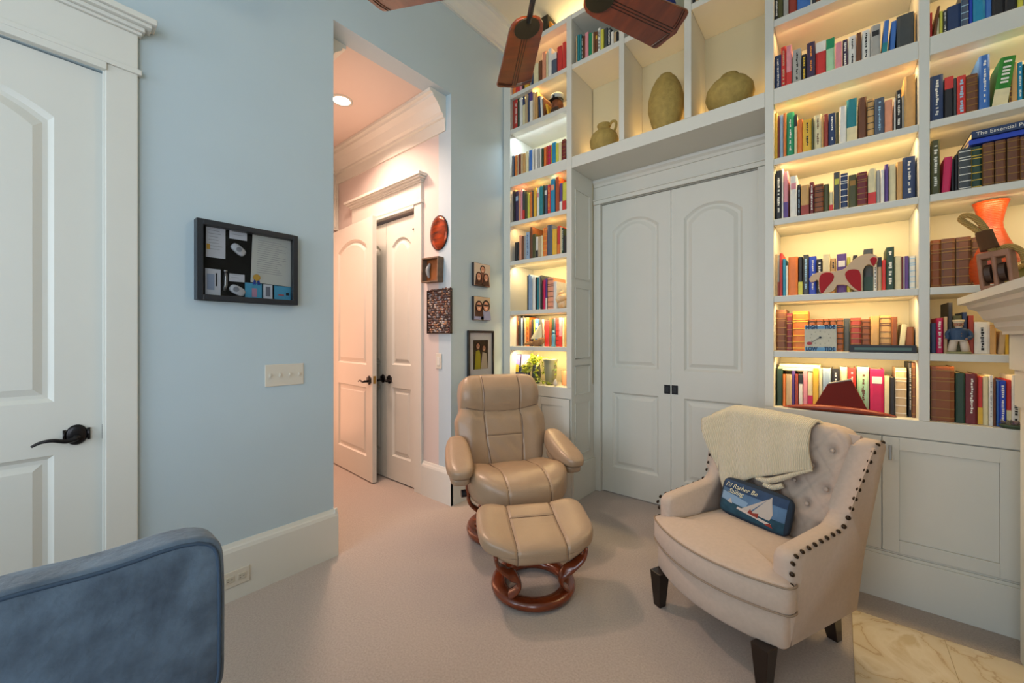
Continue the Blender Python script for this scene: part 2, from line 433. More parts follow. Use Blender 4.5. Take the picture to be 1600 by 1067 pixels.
bookcase('bookcase', 'wide white built-in bookcase right of the double doors with two bays', -.3425, .97,
    [(-.3425, -.298, .925, 3.94), (.298, .337, .925, 3.94), (.93, .97, .925, 3.94)],
    [(s, e, zt, th) for s, e in rx for zt, th in ((3.94, .04), (3.535, .04), (3.194, .041), (2.79, .09), (2.38, .036), (2.025, .036), (1.575, .036), (1.255, .036))] + [(-.3425, .97, .925, .09)])
# base cabinets
def cab_door(t, x0, x1, z0, z1, o):
    b = NB(); ox, oy, oz = o
    X0, X1, Z0, Z1 = x0-ox, x1-ox, z0-oz, z1-oz
    st = .062
    box(b, X0, X0+st, -.0, .02, Z0, Z1); box(b, X1-st, X1, 0, .02, Z0, Z1)
    box(b, X0+st, X1-st, 0, .02, Z0, Z0+st); box(b, X0+st, X1-st, 0, .02, Z1-st, Z1); box(b, X0+st, X1-st, .01, .02, Z0+st, Z1-st)
    return obj('door', b, M_case, t, bevel=.0015)
def cabinet(label, x0, x1, doors, handles):
    t = thing('base_cabinet', label, 'cabinet', ((x0+x1)/2, YF, 0)); o = t.location
    obj('carcass', BX(x0-o.x, x1-o.x, .02, .38, .25, .833), M_case, t)
    b = NB(); box(b, x0-o.x, x1-o.x, -.002, .38, 0, .225); box(b, x0-o.x, x1-o.x, .003, .1, .225, .24); box(b, x0-o.x, x1-o.x, .008, .1, .24, .248)
    obj('plinth', b, M_case, t, bevel=.002)
    for i, (a, c) in enumerate(doors):
        d = cab_door(t, a+.002, c-.002, .252, .83, (o.x, o.y, 0))
        if handles[i] is not None:
            hx = handles[i]-o.x
            q = box(BX(hx-.006, hx+.006, -.02, -.012, .715, .79), hx-.004, hx+.004, -.014, 0, .722, .73); box(q, hx-.004, hx+.004, -.014, 0, .775, .783)
            obj('handle', q, M_steel, d, bevel=.002)
    return t
cabinet('low white cabinet under the left bookcase, behind the recliner', lx0, lx1, [(-2.37, -2.03), (-2.03, -1.685)], [None, None])
cabinet('long low white cabinet under the right bookcase with panelled doors', -.3425, .97, [(-.29, .1665), (.1665, .62), (.62, .95)], [None, .1965, None])
# panelled side of the recess, left
b = NB()
for z0, z1 in ((.36, .80), (.86, 1.10), (1.16, 1.75), (1.82, 2.55)):
    for a in ((2.82, 2.83, z0, z1), (3.05, 3.06, z0, z1), (2.82, 3.06, z0, z0+.01), (2.82, 3.06, z1-.01, z1)): box(b, -1.665, -1.657, *a)
box(b, -1.665, -1.645, 2.772, 3.14, 0, .29)
struct('trim_12', b, M_case, bevel=.002)
struct('wall_recess_left', BX(-1.6655, -1.6645, 2.771, 3.16, 0, .93), M_case)
# lights under the shelves (small warm strips behind the shelf lips)
def strip(xa, xb, zt, power, col, depth=None):
    o = area('shelf_light', ((xa+xb)/2, YF+.05, zt-.012), (math.radians(24), 0, 0), (xb-xa)*.9, .02, power*1.9, col)
    return o
WARM = (1, .64, .26); WW = (1, .72, .36); COOL = (.75, .9, 1)
PW = 1.0
for (z, p, col) in ((3.90, .8, WARM), (3.50, 1.0, WARM), (3.18, 1.3, COOL), (2.70, 1.1, WARM), (2.344, .9, WARM), (1.989, 1.6, WW), (1.539, 1.6, WW), (1.219, 1.9, WW)):
    strip(li0, li1, z, p*PW, col)
for (z, p, col) in ((3.50, .8, WARM), (3.153, 1.0, WARM), (2.70, 1.3, WW), (2.344, 1.5, WW), (1.989, 1.5, WW), (1.539, 1.3, WW), (1.219, 1.3, WW)):
    strip(-.298, .298, z, p*PW, col)
for (z, p, col) in ((3.50, .7, WARM), (3.153, .9, WARM), (2.70, 1.2, WW), (2.344, .9, WARM), (1.989, .95, WW), (1.539, .35, WARM), (1.219, .35, WARM)):  # weak last strips added to warm the unlit bottom shelves
    strip(.337, .93, z, p*PW, col)
for a, c in cubs:
    area('cubby_light', (a+.05, YB-.05, 2.80), (PI, 0, 0), .06, .04, .55, (1, .60, .2))
    area('cubby_light', (c-.05, YB-.05, 2.80), (PI, 0, 0), .06, .04, .55, (1, .60, .2))
area('cove_light', (-.7, 3.0, 3.96), (PI, 0, 0), 3.0, .1, 9, (1, .74, .38))

# ================================================================ FIREPLACE
M_marble = mat('hearth_marble', '#cfc3a8', .25, col2='#c2b08e', vscale=5)
nt = M_marble.node_tree; _r = [n for n in nt.nodes if n.bl_idname == 'ShaderNodeValToRGB'][0]; _n = [n for n in nt.nodes if n.bl_idname == 'ShaderNodeTexNoise'][0]
_n.inputs['Distortion'].default_value = 1.6; _n.inputs['Scale'].default_value = 2.6
for _p, _c in ((.44, '#cdbfa4'), (.495, '#c9b898'), (.505, '#b39c7c'), (.52, '#cbbb9d'), (.62, '#d6cab2')):
    _e = _r.color_ramp.elements.new(_p); _e.color = (*hexc(_c), 1)
t = thing('hearth', 'cream marble tile hearth at the right, below the mantel', 'hearth', (.5, 1.2, 0))
b = NB(); xs = [.045, .355, .66, .97]; ys = [-1.0, -.4, .21, .82, 1.32, 1.94, 2.555]
for i in range(3):
    for j in range(6):
        off = 0
        box(b, xs[i]+.001-.5, xs[i+1]-.001-.5, ys[j]+.001-1.2, ys[j+1]-.001-1.2, 0, .006)
obj('tiles', b, M_marble, t); obj('grout', BX(.045-.5, .97-.5, -1.0-1.2, 2.555-1.2, 0, .005), mat('grout', '#a08e6c', .9), t)
t = thing('fireplace_mantel', 'white fireplace mantel with stepped crown, cut by the right edge', 'mantel', (.75, 1.5, 0))
MY = 2.62
b = NB()
pr_ = [(0, 0), (.012, 0), (.012, .012), (.03, .03), (.034, .05), (.06, .065), (.075, .10), (.082, .105), (.10, .115), (.105, .13), (.13, .135), (.13, .165), (0, .165)]
# mitred crown: rings along front (X = .545 - u) and end (Y = MY + u)
rings = [[(.545-u-.75, -.6-1.5, 1.345+v) for u, v in pr_], [(.545-u-.75, MY+u*.62-1.5, 1.345+v) for u, v in pr_], [(.969-.75, MY+u*.62-1.5, 1.345+v) for u, v in pr_]]
loft(b, rings, False, False); 
box(b, .55-.75, .968-.75, -.6-1.5, MY-1.5, 1.2, 1.50)
obj('shelf', b, M_trim, t, weld=False)
obj('frieze', BX(.56-.75, .968-.75, -.5-1.5, 2.6-1.5, 1.05, 1.35), M_trim, t)
obj('pilaster', BX(.57-.75, .968-.75, 2.36-1.5, 2.58-1.5, .0068, 1.06), M_trim, t, bevel=.004)
obj('pilaster', BX(.57-.75, .968-.75, -.45-1.5, -.2-1.5, .0068, 1.06), M_trim, t, bevel=.004)
obj('surround', BX(.62-.75, .968-.75, -.2-1.5, 2.36-1.5, .0068, 1.06), M_marble, t)
# ================================================================ BOOKS
COL = {'k': ('#1d1c1f', 'black'), 'n': ('#24375c', 'navy'), 'b': ('#3d6fb5', 'blue'), 'B': ('#2444b4', 'royal blue'), 'l': ('#93a8bd', 'pale blue'), 't': ('#1f7f86', 'teal'), 'T': ('#1d84a8', 'sea blue'),
 'g': ('#0f8a5a', 'green'), 'G': ('#a5cfa5', 'pale green'), 'd': ('#23402f', 'dark green'), 'D': ('#4a4a24', 'olive'), 'o': ('#d8742c', 'orange'), 'O': ('#c06a1c', 'tan orange'), 'z': ('#a8481e', 'rust'), 'r': ('#c8322c', 'red'), 'm': ('#6e1f22', 'maroon'),
 'R': ('#96382a', 'brick red'), 'p': ('#d98c94', 'pink'), 'P': ('#c3154f', 'magenta'), 'v': ('#553a80', 'purple'), 'V': ('#3a2a48', 'dark purple'), 'y': ('#dcae34', 'yellow'), 'Y': ('#c8c447', 'lime yellow'), 'c': ('#dccfa2', 'cream'), 'w': ('#dedbd0', 'white'),
 'e': ('#bda27a', 'beige'), 'E': ('#c79a5c', 'tan'), 'a': ('#6b3f22', 'brown'), 'A': ('#85481c', 'leather brown'), 's': ('#a3a199', 'grey'), 'x': ('#3e4344', 'charcoal'), 'X': ('#4a5566', 'slate'), 'S': ('#dd9470', 'salmon')}
def bm_(c):
    h, nme = COL[c]; return mat('book_'+nme.replace(' ', '_'), h, .5, var=.08, vscale=30)
M_pages = mat('book_pages', '#d9cba6', .9, wave=(300, .3, 'X', 1))
M_gold = mat('gold_tooling', '#946c30', .4, metal=.4)
M_ink = {'w': mat('ink_white', '#e8e4d6', .6), 'k': mat('ink_black', '#23211f', .6), 'y': mat('ink_yellow', '#e0b93a', .6), 'g': M_gold, 'o': mat('ink_orange', '#dd8a3a', .6), 'l': mat('ink_pale_blue', '#9fc3d8', .6)}
# shelf: key: (shelf height, low?, phrase, group, books)
# book token: colour x0 x1 ytop [flags]; x,y measured where the spine stands; flags: t<ink> title marks down the spine, h bands, p<col> patch high up, q<col> foot, u<col> head, T<deg> lean
SHELVES = {
'L0': (3.535, 'left bookcase top shelf, near fan blade', 'books on the top shelf of the left bookcase', 'o 800 805 120;r 805.5 811 117;p 811.3 815.6 114;k 816 819 112;y 819.4 826 111;s 828 830 112;n 830.3 832.8 113;c 833.4 841 99.7;a 841.4 846.4 95;S 846.7 852.5 81;c 853 856 82;w 856.3 861.5 76;X 861.8 869.5 83 uw;r 870 878 72.5;r 878.5 883.6 66'),
'L1': (3.22, 'captain bust shelf', 'books beside the captain bust', 'o 797.6 800.6 169;R 801 804.3 157;r 804.6 808 153 tw;d 808.3 811 153;w 811.6 816.3 150;c 816.6 820.3 148 un;e 820.6 824.4 147;n 824.8 827.3 146;w 827.5 832 144 uv;e 832.3 835.6 144;E 835.9 840 144;n 840.6 843.6 150 T-3;w 844 847 151 T-3;a 847.6 849.6 153 T-4;y 852.6 855 162 T-14'),
'L2': (2.79, 'white-lit shelf, left bookcase', 'books on the white-lit shelf of the left bookcase', 'X 797.5 800.3 244.7;k 800.5 803.4 245.5;o 804.5 807.8 243;e 808.2 810.2 242;m 810.5 812.9 241;e 813.3 816.7 240;E 817 820.8 239.6;c 821.3 825.4 237;b 826 831 234.6;w 831.3 833.7 233;s 834 835.5 232.5;w 835.8 839 232;s 839.2 843.2 232;w 843.6 845.7 231;d 845.9 848.6 231.6;o 848.9 853.2 230;r 853.5 855.8 228;P 856 860 227 hg;y 860.4 862 226;T 862.3 868 222.8;Y 868.2 872.2 223.6;c 872.5 877.2 222;m 877.8 883.3 217.7 hg'),
'L3': (2.38, 'first shelf below left beam', 'books on the first shelf below the left beam', 'E 797.4 801.4 298.5;k 801.6 804.8 299;V 805.3 810 298.5 pl;S 810.3 813 300;p 813.2 816 295.5;x 816.3 819.8 298 qr;D 820.2 823.6 299;Y 824 827.6 301.5;o 828 830.8 300;x 831 833.3 298;y 833.6 837.6 294;w 838.7 842.4 294 pp;t 842.7 847.7 291;d 848 850 289.5;X 850.4 855 289.5 pw;r 855.5 859.8 288.8 ty;T 860.2 866.5 279.8 pS;z 867.8 873.4 276.8;v 874.3 878.3 286.5 qw;Y 878.8 884.4 285 qr'),
'L4': (2.025, 'second shelf below left beam', 'books on the second shelf below the left beam', 'k 804.4 807.6 378.5;k 808 810.8 378;S 811 814.5 368;a 814.8 818.8 368.8;s 819 821.3 368;l 821.6 827.2 362.8 tn;a 827.6 831.8 354.9;D 832 837 366;w 837.4 840.2 370 qk;e 840.5 844.5 369.5;c 844.8 848.2 368;o 848.6 853.9 356 hy;X 855 862.4 351.5;y 862.8 869.7 357.5;r 870.6 874.9 353 qo;c 875.3 877.4 355;d 877.6 880.2 356 tw;k 880.8 884.2 368'),
'L5': (1.575, 'seashell shelf', 'books on the seashell shelf', 'k 823.5 825 430.7;l 825.2 828.6 429;l 828.8 831.3 431;w 831.8 836.2 432;k 836.6 839 433;t 839.2 841.6 433;s 841.9 843.8 431;x 844 846 430;m 846.2 848.6 438;P 848.8 851.6 437.5;v 851.9 855 435 qw;S 855.4 864.4 433.8 hk;w 864.6 869.6 439.8'),
'L6': (1.255, 'driftwood sailboat shelf', 'books behind the driftwood sailboat', 's 801 803 493;a 803.2 805.6 493;k 805.9 810 493 py;k 810.2 813 493;l 813.2 816.3 497;k 816.5 819 494;e 819.2 821.2 497;o 821.5 826.3 496 tk;a 827 830.4 500;k 830.7 833 499;Y 833.3 835.6 499;b 836 841.5 498 pw;x 841.8 845.5 498;s 845.8 850 499;r 850.6 857.4 501;A 857.8 861.4 497;d 861.8 864.4 498;X 864.7 868 497;r 868.4 873 497 hm;p 873.3 878 496.5 qr;c 878.6 881.2 497;E 881.8 884.4 496'),
'M1': (3.535, 'shelf high over double doors', 'books high over the double doors', 'e 899.6 901.6 56;t 902 905 54;t 905.3 908.3 53.6;k 908.6 911 56 tw;a 911.2 913.6 56;p 914 918.9 50.5;g 919.6 924.6 51.5;c 924.8 926.6 52;a 927 930 50;a 930.3 933.6 49.5 py;w 933.9 938 44 tk;Y 938.4 943 46;x 944 949 44;x 949.3 954 44 tw;w 954.4 958.6 49.5;e 959 962.6 50;k 963 965.8 55'),
'M2': (3.535, 'shelf high above tall vase', 'books above the tall vase', 'B 1018 1030 -22;B 1030.5 1043 -20'),
'M3': (3.535, 'shelf high above round vase', 'books above the round vase', 'k 1082 1086 -24;e 1086.5 1091 -20;x 1091.5 1096 -28'),
'R1': (3.194, 'shelf cut by top edge, right bookcase', 'books on the shelf cut by the top edge', 'k 1208.9 1215 -30 tw;D 1215.6 1223.4 -36;s 1224 1231.8 -40;R 1232.2 1245 -44;b 1246 1266 -38 pw;w 1266.3 1269 -44;x 1269.5 1275 -40;a 1275.3 1282 -42;c 1282.4 1290 -46;n 1290.4 1300 -50'),
'R2': (2.79, 'shelf right of round vase', 'books on the shelf right of the round vase', 'n 1209.6 1219.8 87 tw;r 1220.2 1228.3 73 te;p 1228.7 1237 71 qr;s 1238.5 1252 77 tk;k 1252.5 1260.4 85 ty;V 1260.8 1273.6 66 to;r 1274.6 1290.6 65 uw;G 1291 1304 60 ug;p 1305 1316 66;V 1316.6 1325 62 tw;w 1325.6 1337.8 56 tk;a 1338.4 1346 51;w 1346.6 1359.8 47 tk;s 1360.6 1376 39 pk;b 1377.8 1386 33 T3 qt;b 1389.5 1398 34 T3;x 1401 1428 22;E 1428.4 1431 20'),
'R3': (2.38, 'first shelf below right beam', 'books on the first shelf below the right beam', 'y 1209.6 1214 177;m 1214.6 1218.2 181;l 1218.5 1224 179.5;o 1224.3 1228.6 177;g 1229 1240.8 176 tw;c 1241.2 1245.8 179 uk;o 1246.2 1254.2 186.5;y 1254.6 1268 186.5 tk;D 1268.3 1271.5 185;c 1272 1283.7 179.5 ta;E 1284 1287 182;R 1287.6 1294 178;n 1294.4 1305.6 177 tw;D 1306 1311 175.6;w 1311.6 1322.6 166;t 1323 1339 154.5 qc;a 1341.5 1354 152;E 1355 1365.8 154.5 hk;X 1366.6 1382 153 tl;S 1382.6 1394.7 156;w 1397 1399.8 153;k 1400.2 1408.8 141 tw;s 1409.4 1412.5 150;E 1413 1430.6 118'),
'R4': (2.025, 'shelf above wooden sculpture', 'books on the shelf above the wooden sculpture', 'k 1212 1221.2 266.7 tw;w 1221.6 1224 264;p 1224.3 1231.4 268 qv;w 1234.5 1245.5 275 pp;k 1246 1251 288.6 tl;E 1251.4 1264 289.4 qR;m 1265 1272 284.7 tw;A 1272.4 1286.8 287.8 hk;D 1287.2 1295.3 288;c 1296 1301.7 300 qr;x 1302.6 1312.5 269 pY;n 1313.4 1325 271 hw;D 1326 1338.8 273 pg;m 1339.3 1355.4 269 hg;c 1356.4 1368.9 263.6 qr;s 1369.3 1375.6 266;w 1376 1382 265;v 1382.5 1388.4 256.6;c 1389 1400 256.6;E 1401 1410.2 252.7;n 1410.8 1430.4 245 tw'),
'R5': (1.575, 'wooden sculpture shelf', 'books behind the wooden sculpture', 'e 1208.9 1212 398;s 1212.4 1218 399 qR;r 1218.4 1222.8 396;T 1223.1 1227.8 404.5;w 1228 1231 415;o 1231.8 1246.6 401.4;k 1247.4 1254 401.4 qY;x 1255 1263.4 398 tl;B 1264 1275.6 400.6 tw;k 1276 1285 405 tw;c 1285.6 1297 397.5;E 1297.4 1306.4 404 tk;v 1307.5 1322.8 396.7 pw;Y 1323.4 1329 402;k 1333 1340 399;s 1341 1349 406;x 1349.7 1364.7 389 qd;w 1365 1370.4 413 tk;e 1371 1378 402 uk;r 1378.6 1384.4 406;d 1385 1397.5 386 tw;c 1398 1408.7 400;m 1409 1411.6 401;w 1412 1413.6 400;v 1414 1420 400;w 1421 1430.6 400 hl'),
'R6': (1.255, 'tide clock shelf', 'old leather books on the tide clock shelf', 'a 1212.7 1228.6 484 hg;m 1229 1238.4 489.7 hg;O 1239 1262.6 486 hy;A 1263 1274.6 499 hk;A 1275 1286.6 498.6 hk;A 1287 1296 498.2 hk;A 1296.4 1306 497.8 hk;A 1306.4 1318 497.4 hk;x 1318.6 1328 497.5;R 1329 1346 496.7 hg;A 1346.4 1360 499 ha;E 1360.6 1374 494;E 1375 1392.6 493 ha;A 1393 1402.6 495;c 1403.6 1412.6 507 T5;A 1414.6 1428 511'),
'R7': (.925, 'red wooden tray shelf', 'books behind the red wooden tray', 'd 1214 1222.8 576;o 1223.2 1228 585;e 1228.3 1237 585;v 1237.3 1242 579;R 1242.3 1247 584.5;w 1248 1254 585 uk;p 1255 1261.8 579;c 1262.2 1270 582 qP;y 1270.4 1279 576;c 1279.4 1285.4 576;l 1285.8 1298 576;k 1299.4 1312 576 tw;c 1312.6 1324.2 573.6;r 1325 1337.4 575 tw;G 1339 1358 573.6 ta;P 1359.5 1381.4 576.7 pw;c 1382 1390 588;k 1390.6 1398.4 590;e 1399.4 1416.6 575 hw;k 1419.7 1425 567 tw;a 1425.4 1432 567 hg'),
'F1': (2.79, 'shelf above green leaning book', 'books on the far right shelf cut by the top edge', 'r 1452.4 1457 20;a 1457.5 1462 12 T6;c 1463 1468 28;Y 1468.5 1473.5 17;x 1474 1479.8 16 tw;n 1480.3 1501.5 8;X 1502 1513.5 -20 hl;B 1514 1520 -20;T 1520.7 1539.6 -25 ul;b 1540 1549.7 -25;k 1550.2 1570 -30;k 1570.4 1589 -30;Y 1590 1600 -30;s 1600.5 1612 -34'),
'F2': (2.38, 'green leaning book shelf', 'books on the far right shelf with the green leaning book', 'n 1453.5 1474 118 tw;k 1476 1490 120 ur;x 1490.4 1495 122;r 1495.7 1509.7 118 tl;a 1510 1528 116 hg;b 1530 1547 86 tw;a 1577.5 1580.6 110 hy;E 1581 1590 97;T 1590.4 1598.5 97 tw;d 1599 1608 99'),
'F3': (2.025, 'big blue flat book shelf', 'volumes under the flat blue book', 'D 1455 1469 219 tw;P 1471.5 1484.5 246 T3;k 1487 1491 248;k 1492 1497.6 242;x 1498.5 1517.4 232 hw;d 1518 1534.4 229 hy;a 1536 1553.5 223 hg;a 1555 1571.8 219 hg;a 1574 1594 215 hg;a 1595 1613 212 hg'),
'F4': (1.575, 'orange vase shelf', 'leather volumes beside the orange vase', 'A 1454.5 1470.5 375 hg;a 1471 1492.4 372.6 hg;a 1494 1517.7 370 hg;a 1518.5 1530 371 hg'),
'F5': (1.255, 'sailor figurine shelf', 'books behind the sailor figurine', 'n 1454.7 1462.6 505;P 1463 1473.8 497 tw;e 1475 1480.6 495;k 1481.2 1489 472.6;D 1489.6 1503 493;n 1503.8 1511.4 488;R 1513 1522 493;w 1522.5 1547 503 tk;E 1547.5 1557 507.5;e 1559 1570 518 T4;y 1571 1577 524;k 1578.4 1586 526;r 1587 1592 528'),
'F6': (.925, 'far right bottom shelf', 'books on the far right bottom shelf', 'A 1455.3 1491.6 572.7 hg;d 1494 1508.4 583;m 1509 1527.6 584 tw;r 1528 1535.7 589.5 qy;c 1536 1545 588;w 1545.5 1552.4 587 ts;a 1552.8 1556.4 592;b 1557 1561.5 595;B 1562 1572.6 595 tw;r 1573 1580.5 594 qc;w 1581.4 1594.6 587 tk'),
}
PROUD = {'R6': 2.86, 'R5': 2.85, 'R7': 2.84, 'L6': 2.86, 'F5': 2.84, 'F4': 2.87}
used_labels = set()
BND = {k: {'L': (li0, li1), 'R': (-.298, .298), 'F': (.337, .93)}.get(k[0]) or {'M1': cubs[0], 'M2': cubs[1], 'M3': cubs[2]}[k] for k in SHELVES}
TOPS = {'L0': 3.9, 'L1': 3.5, 'L2': 3.18, 'L3': 2.70, 'L4': 2.344, 'L5': 1.989, 'L6': 1.539, 'M1': 3.9, 'M2': 3.9, 'M3': 3.9, 'R1': 3.5, 'R2': 3.153, 'R3': 2.70, 'R4': 2.344, 'R5': 1.989, 'R6': 1.539, 'R7': 1.219, 'F1': 3.153, 'F2': 2.70, 'F3': 2.344, 'F4': 1.989, 'F5': 1.539, 'F6': 1.219}
ORD = ['first', 'second', 'third', 'fourth', 'fifth', 'sixth', 'seventh', 'eighth', 'ninth', 'tenth', 'eleventh', 'twelfth']
def ordn(i):
    return ORD[i] if i < 12 else {12: 'thirteenth', 13: 'fourteenth', 14: 'fifteenth', 15: 'sixteenth', 16: 'seventeenth', 17: 'eighteenth', 18: 'nineteenth', 19: 'twentieth'}.get(i, 'far')
def book_mesh(wd, h, d, low):
    b = NB(); r = min(.003, wd*.2)
    if low and wd > .012:
        t = .0022
        out = [(0, d), (0, r), (wd*.2, 0), (wd*.8, 0), (wd, r), (wd, d), (wd-t, d), (wd-t, .006), (t, .006), (t, d)]
        prism(b, out, 'z', 0, h)
    else:
        prism(b, [(0, d), (0, r), (wd*.2, 0), (wd*.8, 0), (wd, r), (wd, d)], 'z', 0, h)
    return b
LABEL_FEAT = {'h': 'banded', 'q': None}
def build_shelf(key):
    zt, phrase, group, s = SHELVES[key]
    toks = [t.split() for t in s.split(';')]
    Y0 = PROUD.get(key, 2.80 + (.01 if key[0] in 'RF' else 0))
    low = key in ('R5', 'R6', 'R7', 'L5', 'L6', 'F4', 'F5', 'F6', 'R4', 'L4', 'F3')
    rnd = random.Random(key)
    names = [COL[t[0]][1] for t in toks]; labs = []
    for i, t in enumerate(toks):
        feat = ''
        fl = {f[0]: f[1:] for f in t[4:]}
        wpx = float(t[2])-float(t[1])
        for k in fl:
            if k == 'h': feat = 'banded '
            if k == 'q': feat = COL[fl[k]][1]+'-footed '
            if k == 'u': feat = COL[fl[k]][1]+'-topped '
        size = ''
        le = names[i-1] if i else None; ri = names[i+1] if i < len(toks)-1 else None
        if le is None: pos = 'at left end'
        elif ri is None: pos = 'at right end, beside %s one' % le
        else: pos = 'between %s and %s' % (le, ri)
        labs.append([feat+names[i], pos])
    full = ['%s book %s, %s' % (a, p, phrase) for a, p in labs]
    for i in range(len(full)):
        if full.count(full[i]) > 1 or full[i] in used_labels:
            if i < len(full)/2 or len(full)-1-i > 11:
                alt = '%s book, %s from left, %s' % (labs[i][0], ordn(i), phrase)
            else:
                alt = '%s book, %s from right, %s' % (labs[i][0], ordn(len(full)-1-i), phrase)
            labs[i].append(alt)
    for i, t in enumerate(toks):
        col, x0, x1, yt = t[0], float(t[1]), float(t[2]), float(t[3])
        fl = {f[0]: f[1:] for f in t[4:]}
        y = Y0 + rnd.uniform(-.004, .012)
        A = atY(x0, yt, y); Bp = atY(x1, yt, y)
        lo, hi = BND[key]; xa_ = max(A.x, lo+.0008); wd = Bp.x-A.x-.0006
        if xa_+wd > hi-.0008: xa_ = min(xa_, hi-.0008-wd) if hi-.0008-wd > lo+.0008 else xa_
        prev_end = xa_+wd
        h = min(max(.1, (A.z+Bp.z)/2-zt), TOPS[key]-zt-.004); A.x = xa_
        d = min(YB-.012-y, .13+.25*h*rnd.uniform(.7, 1.0))
        lab = labs[i][2] if len(labs[i]) > 2 else full[i]
        ws = lab.split()
        if len(ws) > 16: lab = ' '.join(ws[:16])
        n = 2
        assert lab not in used_labels, lab
        used_labels.add(lab)
        o = obj('book', book_mesh(wd, h, d, low), bm_(col), loc=(A.x, y, zt+.0005), weld=False)
        tag(o, lab, 'book', group)
        if low and wd > .012: obj('pages', BX(.0024, wd-.0024, .0065, d-.002, .003, h-.004), M_pages, o, weld=False)
        if 'T' in fl:
            a = math.radians(float(fl['T'])); o.rotation_euler = (0, a, 0)
            # lean about the lower corner that stays on the shelf
            if a > 0: o.location.z += math.sin(a)*wd
            if a < 0: o.location.x += -h*math.sin(a)*.8
        e = .0008
        def deco(nm, zs0, zs1, c, inset_=.0004, m=None):
            obj(nm, BX(-.0002 if inset_ < .001 else inset_, wd+.0002 if inset_ < .001 else wd-inset_, -e, .004, zs0, zs1), m or bm_(c), o, weld=False)
        if 'q' in fl: deco('spine_foot', .0006, h*.36, fl['q'])
        if 'u' in fl: deco('spine_head', h*.72, h-.0005, fl['u'])
        if 'p' in fl:
            c = fl['p']; deco('spine_patch', h*.68, h*.83, c, wd*.14, m=M_gold if c == 'g' else None)
        if 'h' in fl:
            c = fl['h'] or 'g'; b = NB()
            for f in (.06, .22, .38, .55, .72, .78, .92): box(b, -.0003, wd+.0003, -.0012, .004, h*f, h*f+.0035)
            box(b, -.0005, .0001, -.0008, .004, h*.06, h*.92+.003)
            obj('spine_bands', b, M_ink.get(c) or bm_(c), o, weld=False)
        if 't' in fl:
            c = fl['t']; b = NB(); z = h*.9; lim = h*(.42 if 'q' in fl else .16)
            u0, u1 = (.28, .72) if wd < .03 else (.38, .66)
            zz = z*.78 if 'u' in fl or 'p' in fl else z
            while zz > lim:
                s_ = rnd.uniform(.004, .009)*max(.6, min(1.3, wd/.02))
                if rnd.random() < .82: box(b, wd*(u0+rnd.uniform(0, .1)), wd*(u1-rnd.uniform(0, .1)), -.0012, .003, zz-s_, zz)
                zz -= s_+rnd.uniform(.0015, .004)
            obj('spine_title', b, M_ink.get(c) or bm_(c), o, weld=False)
for k_ in SHELVES: build_shelf(k_)
def flat_book(label, col, x0, x1, y0, y1, z, th, rot=0, title=None):
    w_, d_ = x1-x0, y1-y0; t_ = .002
    o = obj('book', prism(NB(), [(0, 0), (0, th), (d_, th), (d_, th-t_), (.006, th-t_), (.006, t_), (d_, t_), (d_, 0)], 'x', 0, w_), bm_(col), loc=(x0, y0, z+.0006), weld=False)
    o.rotation_euler = (0, 0, rot); tag(o, label, 'book')
    obj('pages', BX(.003, w_-.003, .0062, d_-.004, t_, th-t_), M_pages, o, weld=False)
    return o
# green leaning book on the F2 shelf
g = obj('book', book_mesh(.045, .215, .16, False), bm_('g'), loc=(atY(1550, 170, 2.80).x, 2.80, 2.381), weld=False); tag(g, 'thick green and cream paperback leaning right on the far right bookcase', 'book', SHELVES['F2'][2])
g.data.materials[0] = mat('book_leaf_green', '#1f7a1c', .5); g.rotation_euler = (0, math.radians(7), 0); g.location.z += .006
obj('spine_foot', BX(-.0002, .0452, -.001, .004, .0005, .075), bm_('c'), g)
b = NB()
for zz in (.10, .115, .135, .15, .165, .19): box(b, .012, .035, -.0016, .003, zz, zz+.008)
obj('spine_title', b, M_ink['w'], g)
# flat painting books on top of the brown volumes
zt3 = 2.238
fb = flat_book('violet blue book lying flat under the painting guide, far right bookcase', 'B', .470, .74, 2.815, 3.05, zt3, .022)
fb2 = flat_book('navy painting guide lying flat on top of brown volumes, far right bookcase', 'n', .476, .76, 2.80, 3.04, zt3+.0236, .032)
tb = text_bm('The Essential Painting Guide', .0225, .0004)
tx = obj('spine_title', tb, M_ink['w'], fb2, loc=(.142, -.0008, .016), rot=(PI/2, 0, 0), weld=False)
# flat books on top of the R7 row (cream, scalloped page edges)
flat_book('cream book with scalloped edge lying flat under another, above red tray', 'c', -.285, -.075, 2.86, 3.06, 1.138+.0, .018)
flat_book('cream book topmost on the flat pair above the red tray row', 'c', -.28, -.085, 2.865, 3.05, 1.158, .016)
fbk = flat_book('black folio with pale page edge lying flat before the small leather books', 'k', .04, .292, 2.775, 2.855, 1.256, .036)
fbk.children[0].scale = (1, 1, 1)
obj('spine_label', BX(.02, .235, -.001, .003, .010, .024), mat('folio_green', '#4d6b62', .5), fbk)
